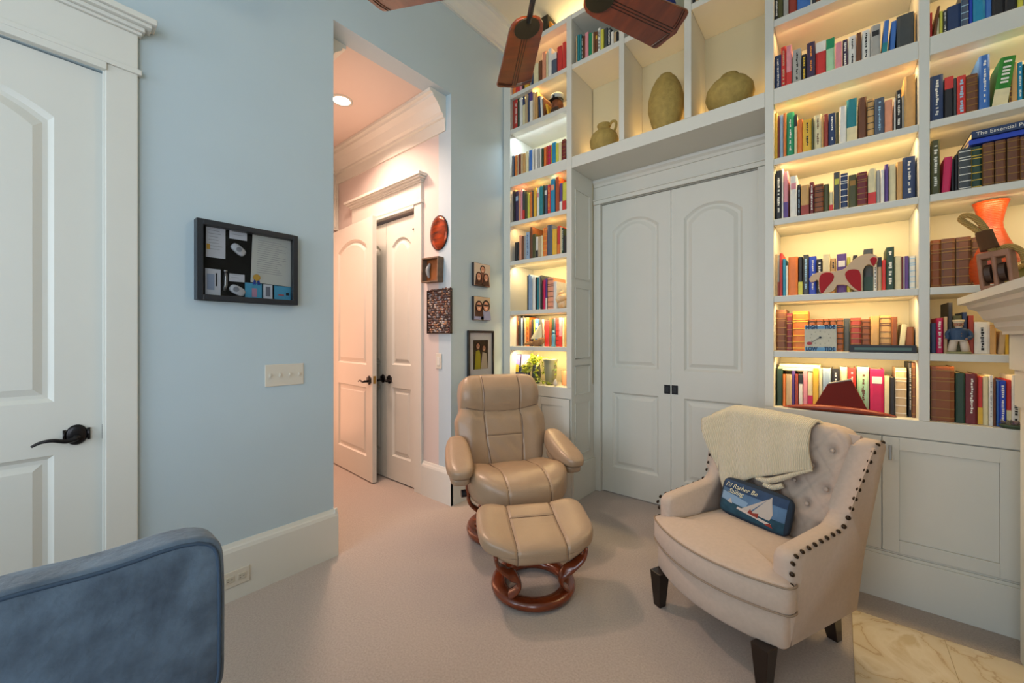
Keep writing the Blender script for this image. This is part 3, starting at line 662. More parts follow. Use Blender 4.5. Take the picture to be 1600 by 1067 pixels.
# ================================================================ RECLINER
M_leather = mat('tan_leather', '#9c8369', .36, bump=.25, scale=130, var=.05, vscale=7, coat=.08)
M_piping = mat('leather_seam', '#5d4636', .5)
def gauss(d, s): return math.exp(-(d/s)**2)
CH = thing('recliner', 'tan leather recliner on a round wooden base facing its footstool', 'recliner', (-1.757, 2.112, 0), math.radians(58))
def ring_base(parent, R, r, h, name='base_ring'):
    b = NB(); n = 56; rings = []
    for k in range(n):
        a = 2*PI*k/n; ring = []
        for j in range(12):
            t = 2*PI*j/12
            rr = R+r*math.copysign(abs(math.cos(t))**.75, math.cos(t)); zz = h/2+.006+h/2*math.copysign(abs(math.sin(t))**.75, math.sin(t))
            ring.append((rr*math.cos(a), rr*math.sin(a), zz))
        rings.append(ring)
    R_ = [[b.verts.new(q) for q in rr] for rr in rings]
    for i in range(n):
        for j in range(12):
            b.faces.new((R_[i][j], R_[i][(j+1) % 12], R_[(i+1) % n][(j+1) % 12], R_[(i+1) % n][j]))
    q = obj(name, b, M_cherry, parent, smooth=True)
    for a in (0, PI/2, PI, 3*PI/2):
        bb = NB(); lathe(bb, [(.014, 0), (.014, .012)], 10, c=(R*math.cos(a), R*math.sin(a), 0)); obj('foot_glide', bb, M_black, q)
    return q
ring_base(CH, .262, .042, .052)
def swoop(parent, pts, wd=.028, th=.014, name='leg', up=None):
    b = NB(); P = cr(pts, 8)
    tube(b, P, th, 10, up=up or (0, 1, 0), r2=wd)
    return obj(name, b, M_cherry, parent, smooth=True)
for s in (-1, 1):
    # arm upright sweeping under the seat, then curl onto the ring
    swoop(CH, [(s*.325, -.10, .42), (s*.325, -.11, .34), (s*.31, -.11, .27), (s*.25, -.10, .21), (s*.20, -.08, .16), (s*.205, -.06, .10), (s*.245, -.04, .055)], .026, .013, 'arm_support', up=(s, 0, .3))
    swoop(CH, [(s*.10, .05, .24), (s*.17, .06, .20), (s*.215, .06, .14), (s*.20, .05, .09), (s*.24, .03, .055)], .022, .012, 'base_strut', up=(s, 0, .4))
    b = NB(); lathe(b, [(.024, -.02), (.024, .02)], 14); 
    for v in b.verts: v.co = Vector((s*.345+v.co.z, -.10+v.co.x, .335+v.co.y))
    obj('adjuster_knob', b, M_black, CH, smooth=False)
b = NB(); lathe(b, [(.035, .05), (.03, .12), (.04, .22), (.14, .25), (.14, .27)], 20); obj('swivel_post', b, M_black, CH, smooth=True)
def seat_fn(x, y, z):
    hw = .33; u = x/hw
    if y < 0: y = y*(1+.16*(1-u*u))
    z += .045*u*u + (.03*gauss(y+.14, .16) if z > 0 else .05*max(0, -y-.05)*0)
    z += -.05*max(0, (y+.05))*(1 if z > 0 else .4)
    if z > -.02 or y < -.1:
        g = gauss(abs(x)-.135-.03*max(0, y+.1), .005)
        z -= .007*g*(1 if z > 0 else .2); y += .007*g*(1 if y < -.1 else 0)
        z += .010*(1-gauss(abs(x)-.135, .07))
    return (x, y, z)
b = cushion(.66, .56, .23, 3.2, 84, seat_fn)
obj('seat_cushion', b, M_leather, CH, smooth=True, loc=(0, -.08, .345), weld=False)
def back_fn(x, y, z):
    # z -.34..+.34 ; widths vary with height
    t = (z+.35)/.70
    tc_ = min(1, max(0, t)); K = ((0, .84), (.18, .95), (.36, 1.07), (.52, 1.08), (.66, .97), (.8, .975), (1, .97)); wf = K[-1][1]
    for (ta, wa), (tb_, wb) in zip(K, K[1:]):
        if ta <= tc_ <= tb_: f_ = (tc_-ta)/(tb_-ta); f_ = f_*f_*(3-2*f_); wf = wa+(wb-wa)*f_; break
    x0 = x; x = x*wf*.93
    if y < 0:
        depth = .008
        seams = gauss(abs(x)-(.128+.02*(t)), .0048)
        zs1 = .115-.035*(1-(x/.3)**2)*1.0
        g = max(seams, gauss(z-zs1, .0048))
        if abs(x) < .14: g = max(g, .7*gauss(z+.09, .006))
        y += depth*g
        y += -.02*(1-(min(1, abs(x)/.3))**2)          # belly
        y += -.028*gauss(z-.24, .10)+.02*gauss(z-zs1, .04)
        y += -.02*gauss(abs(x)-.25, .06)               # side wings
        # creases low in the middle
        if abs(x) < .13 and z < -.1:
            y += .003*math.sin(70*(x*.8+z*.7))*gauss(z+.2, .09)
        y += .002*math.sin(45*x+38*z)*gauss(z-.05, .12)
    y += .05*t*t
    return (x, y, z)
b = cushion(.68, .15, .72, 6.5, 110, back_fn)
obj('backrest', b, M_leather, CH, smooth=True, loc=(0, .235, .70), rot=(math.radians(-14), 0, 0), weld=False)
M_seam = mat('leather_seam', '#5d4636', .5)
def seam(parent, pts, fn, r=.0027):
    obj('seam', tube(NB(), [Vector(fn(*p))+Vector((0, 0, .0004)) for p in pts], r, 5), M_seam, parent, smooth=True)
def yz_path(w_, d_, h_, e, x, a0, a1, n=44):
    # points of the cushion surface at a fixed x, angle from the front face (0) over the top (pi/2) to the back
    k = max(0, 1-abs(2*x/w_)**e)**(1/e); out = []
    for i in range(n+1):
        a = a0+(a1-a0)*i/n; c_, s_ = math.cos(a), math.sin(a); m_ = (abs(c_)**e+abs(s_)**e)**(1/e)
        out.append((x, -d_/2*k*c_/m_, h_/2*k*s_/m_))
    return out
def xz_face(w_, d_, h_, e, pts):
    return [(x, -d_/2*max(0, 1-abs(2*x/w_)**e-abs(2*z/h_)**e)**(1/e), z) for x, z in pts]
bkr = [o for o in CH.children if o.name.startswith('backrest')][0]
for s in (-1, 1):
    seam(bkr, xz_face(.68, .15, .72, 6.5, [(s*(.128+.02*((z/100+.35)/.70))/(.93*1.03), z/100) for z in range(-30, 35)]), back_fn)
seam(bkr, xz_face(.68, .15, .72, 6.5, [(x/100, .115-.035*(1-(x/30)**2)) for x in range(-30, 31)]), back_fn)
seam(bkr, xz_face(.68, .15, .72, 6.5, [(x/100, -.09) for x in range(-13, 14)]), back_fn)
st_ = [o for o in CH.children if o.name.startswith('seat_cushion')][0]
for s in (-1, 1): seam(st_, yz_path(.66, .56, .23, 3.2, s*.135, -.5, 2.3), seat_fn)
def arm_fn(s):
    def f(x, y, z):
        t = (y+.19)/.38
        x *= .8+.25*math.sin(PI*min(1, max(0, .25+.6*t)))
        z *= .75+.45*t
        z += .05*t*t
        if z < 0 and y < -.1: z *= .8
        return (x, y, z-.012*gauss(z+.035, .008)*0)
    return f
for s in (-1, 1):
    b = cushion(.165, .42, .135, 3.2, 34, arm_fn(s))
    a = obj('armrest', b, M_leather, CH, smooth=True, loc=(s*.372, -.05, .522), rot=(math.radians(8), 0, math.radians(s*5)), weld=False)
    b = cushion(.13, .34, .06, 4, 16)
    obj('arm_underside', b, M_leather, a, smooth=True, loc=(0, -.01, -.055), weld=False)
# ================================================================ FOOTSTOOL
OT = thing('footstool', 'tan leather footstool with round wooden ring base in front of the recliner', 'footstool', (-1.262, 1.705, 0), math.radians(50))
ring_base(OT, .184, .040, .05)
for s in (-1, 1):
    swoop(OT, [(s*.228, -.172, .285), (s*.215, -.17, .235), (s*.165, -.165, .19), (s*.118, -.158, .155), (s*.105, -.15, .115), (s*.122, -.138, .082), (s*.150, -.122, .055)], .030, .011, 'leg', up=(s, 0, .5))
    swoop(OT, [(s*.228, .10, .29), (s*.19, .10, .21), (s*.14, .10, .15), (s*.125, .11, .10), (s*.150, .122, .055)], .022, .010, 'leg', up=(s, 0, .5))
b = NB(); box(b, -.23, .23, -.18, -.13, .272, .285); box(b, -.23, .23, .08, .12, .278, .291); obj('crossbar', b, M_cherry, OT, bevel=.004)
def ot_fn(x, y, z):
    u = x/.3
    y0 = y
    z += .05*u*u-.012
    z += .02*math.sin(PI*(y+.2)/.4)*-1 if z > 0 else 0
    if z > -.01 or y < 0:
        xs = abs(x)-.125-.05*(y < 0)*0
        g = gauss(xs, .0065)
        g2 = gauss(y-.06, .006) if (abs(x) < .125) else 0
        z -= .010*max(g, .5*g2)
        if y < -.1: y += .008*g
        z += .008*(1-gauss(xs, .06))
    z += .22*y
    if y0 < 0: y -= .03*(1-u*u)
    else: y -= .025*(1-u*u)
    return (x, y, z)
b = cushion(.60, .365, .115, 3.8, 84, ot_fn)
oc = obj('cushion', b, M_leather, OT, smooth=True, loc=(.0, -.012, .322), weld=False)
for s in (-1, 1): seam(oc, yz_path(.60, .365, .115, 3.8, s*.125, -.6, 2.6), ot_fn)
seam(oc, [(x_/100, .06, .0575*(1-abs(.06/.1825)**3.8)**(1/3.8)) for x_ in range(-12, 13)], ot_fn)

# ================================================================ ARMCHAIR
M_linen = mat('beige_linen', '#bfab9a', .9, bump=.35, scale=500, var=.04, vscale=60, sheen=.15)
M_dkwood = mat('espresso_wood', '#1f130d', .3)
M_nail = mat('antique_nail', '#3b2f24', .35, metal=.8)
AC = thing('armchair', 'beige linen tufted wing armchair with nailhead trim near the hearth', 'armchair', (-.358, 2.107, 0), math.radians(-25))
def rings_solid(outline, levels, crown=0, inner=6):
    """outline: list of 2D points (ccw); levels: (inset, z)"""
    n = len(outline); P = [Vector((p[0], p[1])) for p in outline]
    N = []
    for i in range(n):
        t = (P[(i+1) % n]-P[i-1]).normalized(); N.append(Vector((-t.y, t.x)))   # inward for ccw
    b = NB(); rings = []
    for d, z in levels: rings.append([(P[i].x+N[i].x*d, P[i].y+N[i].y*d, z) for i in range(n)])
    d, z = levels[-1]
    cx = sum(p.x for p in P)/n; cy = sum(p.y for p in P)/n
    last = rings[-1]
    for k in range(1, inner):
        f = 1-k/inner
        rings.append([(cx+(q[0]-cx)*f, cy+(q[1]-cy)*f, z+crown*(1-f*f)) for q in last])
    loft(b, rings)
    return b
def dense(pts, step=.012, close=True):
    out = []; m = len(pts)
    for i in range(m if close else m-1):
        a, c = Vector(pts[i]), Vector(pts[(i+1) % m]); k = max(1, int((c-a).length/step))
        for j in range(k): out.append(tuple(a+(c-a)*j/k))
    return out
def rounded(pts, r, n=5):
    """round corners of a polygon (r per point or a scalar)"""
    out = []; m = len(pts)
    for i in range(m):
        p = Vector(pts[i]); a = Vector(pts[i-1])-p; c = Vector(pts[(i+1) % m])-p
        rr = r[i] if isinstance(r, (list, tuple)) else r
        if rr <= 0: out.append(tuple(p)); continue
        d = min(rr, a.length*.45, c.length*.45); p0 = p+a.normalized()*d; p1 = p+c.normalized()*d
        for k in range(n+1):
            t = k/n; q = p0*(1-t)**2+p*2*t*(1-t)+p1*t*t; out.append(tuple(q))
    return out
def bow(x0, x1, y, amt, n=12):
    return [(x0+(x1-x0)*k/n, y-amt*(1-(2*k/n-1)**2)) for k in range(n+1)]
# front rail / body
o2 = rounded(bow(-.30, .325, -.215, .085, 14)+[(.325, .24), (-.30, .24)], [.055]+[0]*13+[.055]+[.03, .03], 6)
b = rings_solid(dense(o2, .02), [(.03, .165), (.008, .168), (0, .18), (0, .295), (.006, .302), (.02, .304)])
obj('seat_base', b, M_linen, AC, smooth=True)
# T cushion
ol = rounded(bow(-.315, .345, -.225, .10, 14)+[(.345, -.165), (.262, -.155), (.245, .19), (-.225, .19), (-.235, -.155), (-.315, -.165)], [.05]+[0]*13+[.05]+[.04, .05, .03, .03, .05, .04], 6)
ol = dense(ol, .015)
b = rings_solid(ol, [(.02, .305), (.006, .309), (0, .32), (0, .405), (.006, .416), (.02, .422)], crown=.03)
seat = obj('seat_cushion', b, M_linen, AC, smooth=True)
M_pipe = mat('linen_piping', '#8f7c69', .85)
for zz in (.412, .312):
    b = NB(); tube(b, [(p[0]*1.002, p[1]*1.002+.001, zz) for p in ol], .0042, 6, up=(0, 0, 1), close=True); obj('piping', b, M_pipe, seat, smooth=True)
# side panels: arm + wing, outline in (y,z)
side = [(-.195, .165), (-.19, .50), (-.165, .525), (.14, .558), (.185, .60), (.30, .885), (.335, .90), (.385, .895), (.40, .86), (.295, .165)]
def side_mesh(s):
    xi, xo = (.245, .325) if s > 0 else (-.30+.07, -.30)
    ps = dense(rounded(side, [.01, .05, .02, .05, .06, .05, .02, .02, .04, .02], 4), .03)
    b = NB(); rings = []
    def flare(z, y): return s*(.045*max(0, (z-.56)/.34)**1.2 + .018*max(0, min(1, (z-.165)/.4)))
    n = len(ps)
    levels = [(xi, .012), (xi+s*.012, 0), (xo-s*.014, 0), (xo, .014)]
    for xx, ins in levels:
        ring = []
        cy, cz = .06, .40
        for i, (y, z) in enumerate(ps):
            t = Vector(ps[(i+1) % n])-Vector(ps[i-1]); t.normalize(); nn = Vector((-t.y, t.x))
            yy, zz = y-nn.x*-ins*-1, z-nn.y*-ins*-1
            # inward test
            if (Vector((yy, zz))-Vector((cy, cz))).length > (Vector((y, z))-Vector((cy, cz))).length: yy, zz = y+nn.x*ins*1, z+nn.y*ins*1
            thin = 0
            ring.append((xx+flare(zz, yy), yy, zz))
        rings.append(ring)
    loft(b, rings)
    return b, flare
nail_me = None
for s in (-1, 1):
    b, flare = side_mesh(s)
    sd = obj('arm', b, M_linen, AC, smooth=True)
    md = sd.modifiers.new('es', 'EDGE_SPLIT'); md.split_angle = math.radians(50)
    xo = .325 if s > 0 else -.30
    # nailheads along front edge of the arm and wing
    path = [(-.197, .33), (-.194, .505), (-.165, .531), (.14, .562), (.17, .59), (.30, .89), (.335, .903), (.375, .9)]
    acc = 0; P = dense(path, .002, False); dist = 0; prev = P[0]; nxt = .0
    for q in P:
        dist += (Vector(q)-Vector(prev)).length; prev = q
        if dist >= nxt:
            nxt += .041
            if nail_me is None:
                bb = NB(); lathe(bb, [(.0095, 0), (.0085, .0032), (.0045, .006), (.0008, .007)], 12); nm = obj('nailhead', bb, M_nail, AC, smooth=True); nail_me = nm.data
            else:
                nm = bpy.data.objects.new('nailhead', nail_me); C.objects.link(nm); nm.parent = AC
            y, z = q; xx = xo-s*.004+flare(z, y); z -= .007 if y > -.19 else 0; y += .004 if z < .5 else 0
            # normal of the edge face
            if z < .49: nrm = (s*.35, -1, 0)
            elif y < .15: nrm = (s*.8, -.12, 1)
            elif z < .875: nrm = (s*.5, -.9, .4)
            else: nrm = (s*.7, 0, 1)
            if s < 0 and z > .49 and y < .16: xx = xo-.003-.01*0+flare(z, y); z -= .014; nrm = (-1, 0, .15)
            nm.location = (xx, y, z); nm.rotation_euler = Vector(nrm).to_track_quat('Z', 'Y').to_euler()
# back with tufting
buttons = [(x, z) for r, z in enumerate((.82, .735, .65, .565, .48)) for x in ([-.20, -.067, .067, .20] if r % 2 == 0 else [-.133, 0, .133])]
def tuft(x, y, z):
    if y < 0:
        zz = z+.65; d = 0
        for bx_, bz in buttons:
            r = math.hypot(x-bx_, zz-bz); d += .026*math.exp(-(r/.022)**2)+.006*math.exp(-(r/.05)**2)
        # diamond pleats
        for sgn in (-1, 1):
            u = (x*.085*sgn+(zz-.82)*.0667)/(.0667*.085*2)   # lines through neighbours
            f = abs((u+.0)-round(u))
            d += .004*math.exp(-(f/.07)**2)
        y += d
    y += .26*(z+.25)
    x *= 1+.10*max(0, z)
    return (x, y, z)
b = cushion(.53, .13, .545, 7, 84, tuft)
bk = obj('backrest', b, M_linen, AC, smooth=True, loc=(.012, .265, .65), weld=False)
for bx_, bz in buttons:
    bb = NB(); lathe(bb, [(.010, 0), (.009, .004), (.004, .007), (.0005, .0075)], 12)
    y = .265+.26*(bz-.65+.25)-.065+.020
    q = obj('button', bb, M_linen, bk, smooth=True); q.location = (bx_*(1+.1*max(0, bz-.65)), y-.265-.004, bz-.65); q.rotation_euler = (math.radians(90-14), 0, 0)
b = NB(); prism(b, dense(rounded([(.255, .165), (.40, .885), (.37, .905), (.20, .17)], .01, 3), .05), 'x', -.27, .30); obj('back_panel', b, M_linen, AC, smooth=False)
for (x, y, sx, sy, rake) in ((-.253, -.245, 1, 1, 0), (.268, -.250, 1, 1, 0), (-.215, .235, 1, 1, .05), (.243, .235, 1, 1, .05)):
    b = NB(); rings = []
    for f, z in ((.62, 0), (1, .172)):
        w_ = .033*f; yy = y+rake*(1-z/.172)
        rings.append([(x+a*w_+(0 if f == 1 else 0), yy+c*w_, z) for a, c in ((-1, -1), (1, -1), (1, 1), (-1, 1))])
    loft(b, rings); obj('leg', b, M_dkwood, AC, bevel=.003)
# ---- throw
M_knit = mat('cream_knit', '#dccfae', .95, wave=(42, .9, 'X', .6), sheen=.4)
def back_front_y(z): return .2+.285*(z-.45)-.012
def lerp(a, b_, t): return a+(b_-a)*t
b = NB(); nu, nv = 46, 40; G = []
rt = random.Random(3)
for i in range(nu+1):
    u = i/nu
    # lower edge of the front fall
    zlow = .52+.10*min(1, u/.35) if u < .35 else .62+.115*(u-.35)/.65
    ztop = .915-.05*max(0, 1-u/.22)+.012*math.sin(PI*u)
    xt = lerp(-.385, .145, u); xl = lerp(-.215, .175, u)
    row = []
    for j in range(nv+1):
        v = j/nv
        if v < .2:     # behind the back
            t = v/.2; z = lerp(.72, ztop-.01, t); y = .43+.25*(z-.9)*.9; x = xt
            y = y-.02*t
        elif v < .34:  # over the top
            t = (v-.2)/.14; a = PI*t; z = ztop+.022*math.sin(a); y = lerp(.40, back_front_y(ztop)-.02, t); x = xt
        else:
            t = (v-.34)/.66; z = lerp(ztop, zlow, t); x = lerp(xt, xl, t**1.1); y = back_front_y(z)-.03-.018*math.sin(PI*t)
            if x < -.27: y -= .06*min(1, (-.27-x)/.08)
        y += .004*math.sin(24*u+3*v)+.003*math.sin(9*v+5*u)
        row.append(b.verts.new((x, y, z)))
    G.append(row)
for i in range(nu):
    for j in range(nv): b.faces.new((G[i][j], G[i+1][j], G[i+1][j+1], G[i][j+1]))
TH = thing('throw_blanket', 'cream ribbed knit throw draped over the armchair back', 'blanket', (-.358, 2.107, 0), math.radians(-25))
o = obj('drape', b, M_knit, TH, smooth=True); md = o.modifiers.new('s', 'SOLIDIFY'); md.thickness = .014; md.offset = 0
# rolled fold at the lower edge
b = NB()
tube(b, cr([(-.06, .215, .625), (0, .205, .632), (.06, .21, .662), (.12, .222, .70), (.178, .24, .733)], 6), .011, 8, r2=.016, taper=lambda t: .6+.7*math.sin(PI*min(1, t+.15)))
tube(b, cr([(-.01, .20, .612), (.03, .196, .61), (.07, .206, .632)], 6), .013, 8, r2=.018)
obj('rolled_hem', b, M_knit, TH, smooth=True)
# ---- cushion with sailing picture
PL = thing('lumbar_pillow', 'small navy pillow with a sailing picture on the armchair seat', 'pillow', (-.358, 2.107, 0), math.radians(-25))
PB = bpy.data.objects.new('pillow_body', None); bpy.data.objects.remove(PB)
def pil(x, y, z): return (x, y*(1-.5*(abs(x)/.168)**4)*(1-.5*(abs(z)/.094)**4), z)
M_nv = mat('navy_woven', '#22303f', .9, bump=.4, scale=300)
R_p = Euler((math.radians(-17), math.radians(1.5), math.radians(2)))
Lp = (-.022, .140, .517)
pb = obj('cushion_body', cushion(.335, .075, .185, 6, 26, pil), M_nv, PL, smooth=True, loc=Lp, rot=R_p, weld=False)
def pic(name, pts, m, lift):
    """flat appliqué polygon on the pillow's front; pts in (x,z) of the pillow"""
    b = NB()
    P = dense(pts, .01)
    A = []
    cx = sum(p[0] for p in P)/len(P); cz = sum(p[1] for p in P)/len(P)
    rings = []
    for f in (1, .8, .6, .4, .2, .02):
        ring = []
        for x, z in P:
            xx, zz = cx+(x-cx)*f, cz+(z-cz)*f
            # superellipsoid front
            e = 6; v = 1-(abs(xx)/.1675)**e-(abs(zz)/.0925)**e; yy = -.0375*(max(v, 0)**(1/e))
            _, y2, _ = pil(xx, yy, zz); ring.append((xx, y2-lift, zz))
        rings.append(ring)
    loft(b, rings, False, True); return obj(name, b, m, pb, smooth=False)
x0, x1, z0, z1 = -.152, .152, -.077, .077
pic('picture_sky', [(x0, -.03), (x1, -.03), (x1, z1), (x0, z1)], mat('woven_sky', '#4e6c8a', .9, var=.25, vscale=12), .0010)
pic('picture_dark_sky', [(x0, .035), (x1, .035), (x1, z1), (x0, z1)], mat('woven_night', '#2b4260', .9, var=.2, vscale=14), .0018)
pic('picture_cloud', [(x0, -.02), (-.02, -.03), (-.01, 0), (-.08, .012), (x0, .018)], mat('woven_cloud', '#7d9ab4', .9), .0018)
pic('picture_sea', [(x0, z0), (x1, z0), (x1, -.028), (x0, -.024)], mat('woven_sea', '#1f4455', .9, var=.25, vscale=30), .0018)
pic('picture_sail', [(.01, -.038), (.095, -.04), (.105, -.01), (.088, .066)], mat('woven_sail', '#b5aca2', .9), .0028)
pic('picture_jib', [(-.045, -.042), (.0, -.04), (.08, .055)], mat('woven_sail', '#b5aca2', .9), .0026)
pic('picture_hull', [(-.06, -.045), (.09, -.062), (.105, -.052), (-.055, -.034)], mat('woven_hull', '#c3b8ae', .9), .0034)
pic('picture_crew', [(-.005, -.044), (.045, -.05), (.045, -.028), (.02, -.036), (.005, -.022)], mat('woven_red', '#8a3428', .9), .004)
pic('picture_crew', [(.075, -.064), (.112, -.068), (.10, -.05)], mat('woven_red', '#8a3428', .9), .004)
pic('picture_boat', [(-.115, -.028), (-.085, -.03), (-.097, -.005)], mat('woven_sail', '#b5aca2', .9), .0026)
M_script = mat('script_thread', '#d9d4b0', .8)
for s_, zz, xx in (("I'd Rather Be", .054, -.056), ('Sailing', .027, -.078)):
    tb = text_bm(s_, .030, .0005, shear=.35)
    obj('lettering', tb, M_script, pb, loc=(xx, -.0402, zz), rot=(PI/2, 0, 0), weld=False)

# ================================================================ SOFA (back cushion, seen from the side)
M_velvet = mat('slate_blue_velvet', '#344353', .8, bump=.8, scale=38, col2='#586b7d', vscale=14, sheen=.35)
SF = thing('sofa', 'slate blue velvet sofa cut by the lower left corner', 'sofa', (-1.2, -.35, 0), math.radians(-15.3))
bpy.data.objects.remove(SF)
SF = thing('sofa', 'slate blue velvet sofa cut by the lower left corner', 'sofa', (-.855, -.47, 0), 0)
def sfn(x, y, z):
    x += .012*math.sin(9*y+6*z)*.3
    z += -.012*math.sin(PI*(y+.7)/1.4)*0 + .004*math.sin(23*y)
    if z > 0: x -= .02*(z/.18)**2
    return (x, y, z)
b = cushion(.10, 1.36, .40, 12, 60, sfn)
q = obj('back_cushion', b, M_velvet, SF, smooth=True, loc=(-.315, .085, .672), weld=False)
P = []
for k in range(160):
    a = 2*PI*k/160; c_, s_ = math.cos(a), math.sin(a); m_ = (abs(c_)**12+abs(s_)**12)**(1/12)
    y_, z_ = .667*c_/m_, .190*s_/m_; f_ = 1-abs(y_/.68)**12-abs(z_/.20)**12; P.append(sfn(.05*max(f_, 0)**(1/12), y_, z_))
b = NB(); tube(b, P, .0042, 6, up=(1, 0, 0), close=True); obj('piping', b, mat('velvet_piping', '#33465a', .8), q, smooth=True)
obj('seat_cushion', cushion(.78, 1.36, .17, 6, 24), M_velvet, SF, smooth=True, loc=(.02, .085, .40), weld=False)
obj('frame', BX(-.46, .40, -.62, .78, .10, .33), M_velvet, SF, bevel=.02)
obj('back_frame', BX(-.46, -.38, -.62, .78, .30, .66), M_velvet, SF, bevel=.02)
for x in (-.41, .35):
    for y in (-.57, .73): obj('leg', BX(x-.025, x+.025, y-.025, y+.025, 0, .10), M_dkwood, SF)

# ================================================================ CEILING FAN
M_blade = mat('fan_blade_wood', '#7b3513', .28, coat=.4, col2='#5a220b', vscale=5, stretch=(5, 1, 5))
M_inlay = mat('blade_inlay', '#2a120a', .3)
FN = thing('ceiling_fan', 'five-blade ceiling fan with carved wooden blades', 'ceiling fan', (-.983, 1.376, 2.9))
b = NB(); lathe(b, [(.06, 1.22), (.075, 1.19), (.06, 1.12), (.02, 1.10), (.018, .28), (.05, .26), (.11, .22), (.14, .16), (.14, .06), (.11, .0), (.07, -.02), (.06, -.03)], 32)
obj('motor', b, M_bronze, FN, smooth=True)
b = NB(); lathe(b, [(.085, -.015), (.09, -.03), (.075, -.052), (.04, -.062), (.002, -.064)], 28); obj('added_lamp_bowl', b, mat('added_lamp_frost', '#efe3c8', .5, emit=(1, .82, .55), es=1.2), FN, smooth=True)  # unseen lamp, bowl and point light, added to brighten the room
point('added_fan_lamp', (-.983, 1.376, 2.80), 10, (1, .84, .62), .05)
def blade():
    out = []
    prof = [(.255, .035), (.27, .062), (.30, .082), (.34, .090), (.42, .093), (.55, .098), (.68, .105), (.76, .110), (.775, .105), (.785, .085), (.792, .05), (.80, .02), (.808, 0)]
    L_ = [(x, y) for x, y in prof]; R_ = [(x, -y) for x, y in prof[:-1]][::-1]
    return L_+R_
for k in range(5):
    a = math.radians(65.5+72*k)
    Mx = Matrix.Rotation(a, 4, 'Z') @ Matrix.Rotation(math.radians(-11), 4, 'X')
    o2 = blade(); b = NB(); prism(b, [(p[0], p[1]) for p in o2], 'z', -.007, .007)
    bl = obj('blade', b, M_blade, FN, bevel=.003); bl.matrix_local = Mx
    b = NB()
    for dy in (-.014, 0, .014): box(b, .34, .775, dy-.0018, dy+.0018, -.0085, -.006)
    for s in (-1, 1):
        for q_ in (0, .014): tube(b, [(.748-q_, s*.104, -.0085), (.770-q_, s*.05, -.0085), (.777-q_, s*.016, -.0085)], .0018, 5)
    obj('inlay_line', b, M_inlay, bl)
    b = NB(); prism(b, [(.318+.070*math.cos(t*PI/12), .066*math.sin(t*PI/12)) for t in range(24)], 'z', -.013, -.006); bo = obj('blade_bracket', b, mat('bracket_metal', '#2f2b1d', .5, metal=.5), bl, bevel=.002)
    b = NB(); tube(b, [(.10, 0, .0), (.18, 0, -.004), (.27, 0, -.012)], .014, 8); obj('blade_arm', b, M_bronze, bl, smooth=True)

# ================================================================ WALL PIECES
def on_wall(name, label, cat, X, pa, pb_, group=None):
    """thing hanging on the left wall; returns thing, half width (Y), half height (Z)"""
    y0, y1, z0, z1 = pa[0], pa[1], pb_[0], pb_[1]
    t = thing(name, label, cat, (XL, (y0+y1)/2, (z0+z1)/2), 0, group); return t, (y1-y0)/2, (z1-z0)/2
t, hy, hz = on_wall('shadow_box', 'black shadow box frame holding certificates on the blue wall', 'frame', XL, (.496, .952), (1.513, 1.900))
b = NB(); fw = .026
for a in ((0, .05, -hy, -hy+fw, -hz, hz), (0, .05, hy-fw, hy, -hz, hz), (0, .05, -hy+fw, hy-fw, -hz, -hz+fw), (0, .05, -hy+fw, hy-fw, hz-fw, hz)): box(b, *a)
obj('frame', b, mat('charcoal_frame', '#1c2027', .35), t, bevel=.002)
obj('backing', BX(.001, .008, -hy+.01, hy-.01, -hz+.01, hz-.01), mat('black_felt', '#15140f', .9), t)
m = bpy.data.materials.new('clear_glass'); m.use_nodes = True; nt = m.node_tree
bs = nt.nodes['Principled BSDF']; bs.inputs['Transmission Weight'].default_value = 1; bs.inputs['Roughness'].default_value = .02; bs.inputs['IOR'].default_value = 1.05; M_glass = m
obj('glass', BX(.044, .0455, -hy+fw, hy-fw, -hz+fw, hz-fw), M_glass, t)
SBX = XL+.0085
def sb(name, label, cat, x0, x1, y0, y1, m, th=.003, lines=0, tilt=0, patches=()):
    p0 = atX(290+x0/6.67, 330+y0/6.67, XL+.012); p1 = atX(290+x1/6.67, 330+y1/6.67, XL+.012)
    # vertical position taken at the middle column
    pm0 = atX(290+(x0+x1)/2/6.67, 330+y0/6.67, XL+.012); pm1 = atX(290+(x0+x1)/2/6.67, 330+y1/6.67, XL+.012)
    y_, z_ = (p0.y+p1.y)/2, (pm0.z+pm1.z)/2; w_, h_ = (p1.y-p0.y)/2, (pm0.z-pm1.z)/2
    o = thing(name, label, cat, (SBX, y_, z_)); o.rotation_euler = (tilt, 0, 0)
    obj('sheet', BX(0, th, -w_, w_, -h_, h_), m, o)
    if lines:
        b = NB(); rnd = random.Random(label)
        for k in range(lines):
            zz = h_*.75-k*(h_*1.4/lines); box(b, th, th+.0003, -w_*.75, w_*rnd.uniform(.2, .75), zz-.0012, zz+.0012)
        obj('printed_lines', b, mat('grey_print', '#9a9c9e', .7), o)
    for nm, mm, a, c, d, e in patches: obj(nm, BX(th, th+.0008, w_*a, w_*c, h_*d, h_*e), mm, o)
    return o
M_paper = mat('paper_white', '#cdd3dc', .7); M_paper2 = mat('paper_cream', '#c9ccc4', .7); M_sky2 = mat('card_blue', '#4ea3c8', .6); M_seal = mat('gold_seal', '#c49a3a', .4); M_ribbon = mat('blue_ribbon', '#24409a', .6)
sb('certificate', 'white certificate top left inside the shadow box', 'certificate', 213, 415, 165, 485, M_paper, lines=7, patches=[('seal', M_seal, -.95, -.6, -.5, -.15)])
sb('photo_card', 'white card with pale blue picture bottom left in the shadow box', 'card', 205, 365, 600, 875, M_paper, patches=[('picture', mat('pale_picture', '#93a5c0', .6), -.8, .2, -.6, .6), ('dark_mark', M_black, .35, .55, -.3, .7)])
